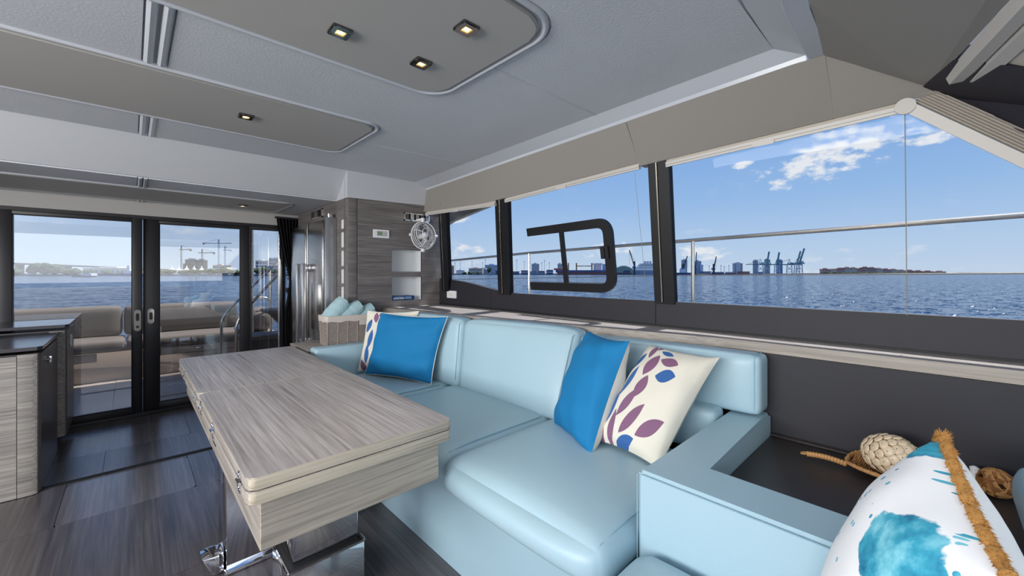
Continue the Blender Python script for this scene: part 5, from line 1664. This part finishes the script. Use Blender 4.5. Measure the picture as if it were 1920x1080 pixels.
# island with terracotta apartments
isl = root('island', shore(1690, FR + 200), 'low green island carrying terracotta apartments at the right', 'island')
add('shore_strip', far_box(new(), 1536, 1845, -1, 2.0, FR + 190, 90), 'far_land', isl, smooth=0)
add('shore_strip', far_box(new(), 1872, 2100, -1, 2.4, FR + 600, 120), 'far_land', isl, smooth=0)
GI = 'terracotta apartments on the island'
for hi_, (px, w, h) in enumerate(((1549, 14, 9), (1563, 13, 8), (1577, 13, 10), (1590, 13, 11.5), (1602, 10, 11), (1613, 10, 9), (1624, 13, 12), (1637, 12, 11), (1650, 12, 9.5), (1663, 13, 8.5), (1677, 13, 8), (1692, 14, 6.5), (1708, 14, 6), (1724, 14, 5.2), (1742, 18, 4.6), (1764, 20, 4.2))):
    block('apartment_block', px, w, h, FR + 210, 'far_terracotta' if int(px) % 3 else 'far_cream', ORD[hi_] + ' apartment house from the left in the row on the low island', 'building', GI, win=(5, 3), roof='far_red')
def tree(px, f, w, h, label, group, nb=5, seed=0):
    rnd = random.Random(seed * 31 + int(px))
    k = f / FPX
    t = root('shore_tree', shore(px, f), label, 'tree', group)
    b = new()
    for i in range(nb):
        u = rnd.uniform(-0.32, 0.32) * w
        z = h * rnd.uniform(0.42, 0.72)
        r_ = w * rnd.uniform(0.24, 0.36)
        q = new()
        bmesh.ops.create_icosphere(q, subdivisions=2, radius=1)
        cc = shore(px + u, f + rnd.uniform(-2, 3)) + V(0, 0, z * k)
        for v in q.verts:
            s = 1 + 0.25 * rnd.uniform(-1, 1)
            v.co = V(v.co.x * r_ * k * s, v.co.y * r_ * k * s, v.co.z * h * 0.3 * k * s) + cc
        join(b, q)
    add('crown', b, 'foliage', t, smooth=0)
    add('trunk', tube(new(), [shore(px, f), shore(px, f) + V(0, 0, h * 0.5 * k)], w * 0.04 * k, 6), 'trunk', t)
GT = 'trees along the island shore'
for i in range(26):
    px = 1545 + i * 11.2
    tree(px, FR + 192, 12, 4.2 - i * 0.06, ORD[i] + ' low tree from the left along the island shore', GT, 3, i)
tree(919, FR + 10, 9, 14, 'dark round tree on the far quay by the white hall', 'trees on the far quay', 5, 1)
for px in (870, 880, 897):
    tree(px, FR + 18, 9, 6, {870: 'leftmost', 880: 'middle', 897: 'rightmost'}[px] + ' low shrub in front of the long cream terminal', 'shrubs before the cream terminal', 3, 2)

# aft shore, seen through the doors
FA = 420
al = root('aft_shore', shore(250, FA), 'low aft shoreline seen through the glass doors', 'shore')
add('bank', far_box(new(), -500, 620, -1, 2.2, FA + 12, 160), 'far_land', al, smooth=0)
add('bank_stones', far_box(new(), -500, 615, -1, 1.2, FA + 8, 6), 'far_dark', al, smooth=0)
br = root('road_bridge', shore(130, FA + 120), 'long grey road bridge on piers behind the trees', 'bridge')
k = (FA + 120) / FPX
a, c = shore(-200, FA + 120), shore(330, FA + 120)
prism_pts = [a + V(0, 0, 29 * k), c + V(0, 0, 8 * k), c + V(0, 0, 10.5 * k), a + V(0, 0, 32.5 * k)]
add('deck', prism(new(), prism_pts, VF * 14), 'far_concrete', br, smooth=0)
for px, h in ((30, 20), (-60, 23), (120, 16), (190, 13), (-150, 26)):
    add('pier', far_box(new(), px - 2.5, px + 2.5, -1, h, FA + 122, 8), 'far_concrete', br, smooth=0)
GA = 'trees on the aft shore'
for px, w, h, lb in ((34, 22, 14, 'low round tree at the left edge of the left glass door'), (64, 24, 25, 'tall dark tree, leftmost of the tall clump behind the left door'),
                     (82, 26, 24, 'tall dark tree in the middle of the clump behind the left door'), (102, 26, 21, 'dark tree at the sloping end of the tall clump'),
                     (122, 22, 15, 'lower dark tree right of the tall clump'), (142, 20, 15, 'bushy tree just above the small tugboat'),
                     (162, 9, 10, 'small round tree before the cream warehouse'), (174, 8, 10, 'second small round tree before the cream warehouse'), (201, 14, 11, 'wide small tree before the warehouse middle'), (228, 8, 9, 'little tree beside the blue barge'),
                     (300, 20, 13, 'low tree at the left edge of the right door'), (318, 20, 12, 'low tree under the left tower crane'), (345, 20, 11, 'low tree under the white tents'),
                     (365, 22, 12, 'low tree under the middle white tents'), (392, 24, 13, 'low tree right of the white tents'), (418, 22, 15, 'bushy tree under the right tower cranes'), (440, 22, 12, 'low tree beside the black door stile'),
                     (490, 30, 17, 'wide spreading tree before the white offices'), (524, 22, 13, 'small tree beside the curtain')):
    tree(px, FA + 6, w, h, lb, GA, 7, 3)
block('warehouse', 205, 100, 13, FA + 60, 'far_cream', 'long cream warehouse behind the blue barge', 'warehouse', win=(10, 1), roof='far_white')
t = root('barge', shore(215, FA - 30), 'blue work barge with white mast tower at the edge of the left door', 'boat')
add('hull', hull(new(), 178, 262, 4, FA - 30, 12, 1), 'far_navy', t, smooth=0)
add('deckhouse', far_box(new(), 232, 250, 4, 9, FA - 28, 8), 'far_blue', t, smooth=0)
tw = add('mast_tower', far_box(new(), 238, 243, 9, 19, FA - 28, 4), 'far_white', t, smooth=0)
add('mast', far_box(new(), 239.8, 241, 19, 24, FA - 28, 1), 'far_white', tw, smooth=0)
t = root('tugboat', shore(157, FA - 150), 'small dark tugboat with white cabin crossing behind the left door', 'boat')
add('hull', hull(new(), 135, 178, 2.6, FA - 150, 5, 1), 'far_dark', t, smooth=0)
add('cabin', far_box(new(), 152, 171, 2.6, 6.5, FA - 149, 4), 'far_white', t, smooth=0)
add('cabin_roof', far_box(new(), 155, 168, 6.5, 7.6, FA - 149, 4), 'far_teal', t, smooth=0)
block('apartment_block', 357, 20, 29, FA + 90, 'far_dark', 'dark stepped apartment block, left half of the pair behind the tents', win=(6, 7), roof='far_grey', steps=((-14, -8, 22),))
block('apartment_block', 375, 15, 28, FA + 92, 'far_dark', 'dark apartment block, right half of the pair behind the tents', win=(5, 7), roof='far_grey')
block('apartment_block', 412, 26, 18, FA + 90, 'far_cream', 'low cream building between the right tower cranes', win=(7, 3), roof='far_terracotta')
block('office_block', 489, 20, 27, FA + 40, 'far_white', 'white office block with dark windows left in the narrow pane', win=(6, 4), roof='far_cream')
block('office_block', 522, 36, 32, FA + 42, 'far_white', 'larger white office block with dark windows beside the curtain', win=(9, 5), roof='far_white')
for ti_, px in enumerate((322, 335, 350, 364, 378)):
    k = (FA + 25) / FPX
    t = root('white_tent', shore(px, FA + 25), ORD[ti_] + ' white peaked tent from the left behind the right door', 'tent', 'white peaked tents')
    b = new()
    prof = [(6.5, 10), (3.6, 11.8), (1.6, 14), (0.5, 17.5), (0.1, 18)]
    lathe(b, [(r_ * k, h_ * k) for r_, h_ in prof], shore(px, FA + 25), 12)
    add('canopy', b, 'far_white', t)
    add('pole', far_box(new(), px - 0.3, px + 0.3, 0, 18.5, FA + 25, 0.6), 'far_white', t, smooth=0)
def tower_crane(px, top, jib0, jib1, label, m_='far_dark'):
    f = FA + 70
    k = f / FPX
    t = root('tower_crane', shore(px, f), label, 'crane', 'tower cranes on the aft shore')
    b = new()
    for dx in (-1.1, 1.1):
        tube(b, [shore(px + dx, f), shore(px + dx, f) + V(0, 0, top * k)], 0.3, 4)
    for i in range(14):
        z0, z1 = top * i / 14, top * (i + 1) / 14
        s = 1.1 if i % 2 else -1.1
        tube(b, [shore(px - s, f) + V(0, 0, z0 * k), shore(px + s, f) + V(0, 0, z1 * k)], 0.22, 4)
    add('mast', b, m_, t, smooth=0)
    add('jib', far_box(new(), px + jib0, px + jib1, top - 6.5, top - 5.2, f, 1.5), m_, t, smooth=0)
    add('apex', tube(new(), [shore(px, f) + V(0, 0, (top - 6) * k), shore(px, f) + V(0, 0, (top + 2) * k)], 0.4, 4), m_, t)
    add('counterweight', far_box(new(), px + (jib1 - 2 if abs(jib1) > abs(jib0) else jib0), px + (jib1 if abs(jib1) > abs(jib0) else jib0 + 2), top - 8.5, top - 4.5, f, 2), m_, t, smooth=0)
    add('pendant', tube(new(), [shore(px, f) + V(0, 0, (top + 2) * k), shore(px + (jib1 if abs(jib1) > abs(jib0) else jib0) * 0.9, f) + V(0, 0, (top - 5) * k)], 0.15, 4), m_, t)
tower_crane(340, 54, -4, 17, 'tower crane, leftmost behind the right glass door')
tower_crane(379, 48, -8, 22, 'tower crane rising behind the dark apartment block')
tower_crane(410, 66, -30, 24, 'tallest tower crane behind the right glass door', 'far_blue')
tower_crane(422, 53, -4, 11, 'tower crane nearest the black door stile', 'far_blue')
t = root('channel_marker', shore(367, 150), 'green channel marker post standing in the water', 'buoy')
add('post', far_box(new(), 366.6, 367.4, -2, 6, 150, 0.3), 'far_dark', t, smooth=0)
b = new()
bmesh.ops.create_icosphere(b, subdivisions=2, radius=0.32)
bmesh.ops.translate(b, verts=b.verts, vec=shore(367, 150) + V(0, 0, 1.5))
add('green_light', b, 'far_green', t)
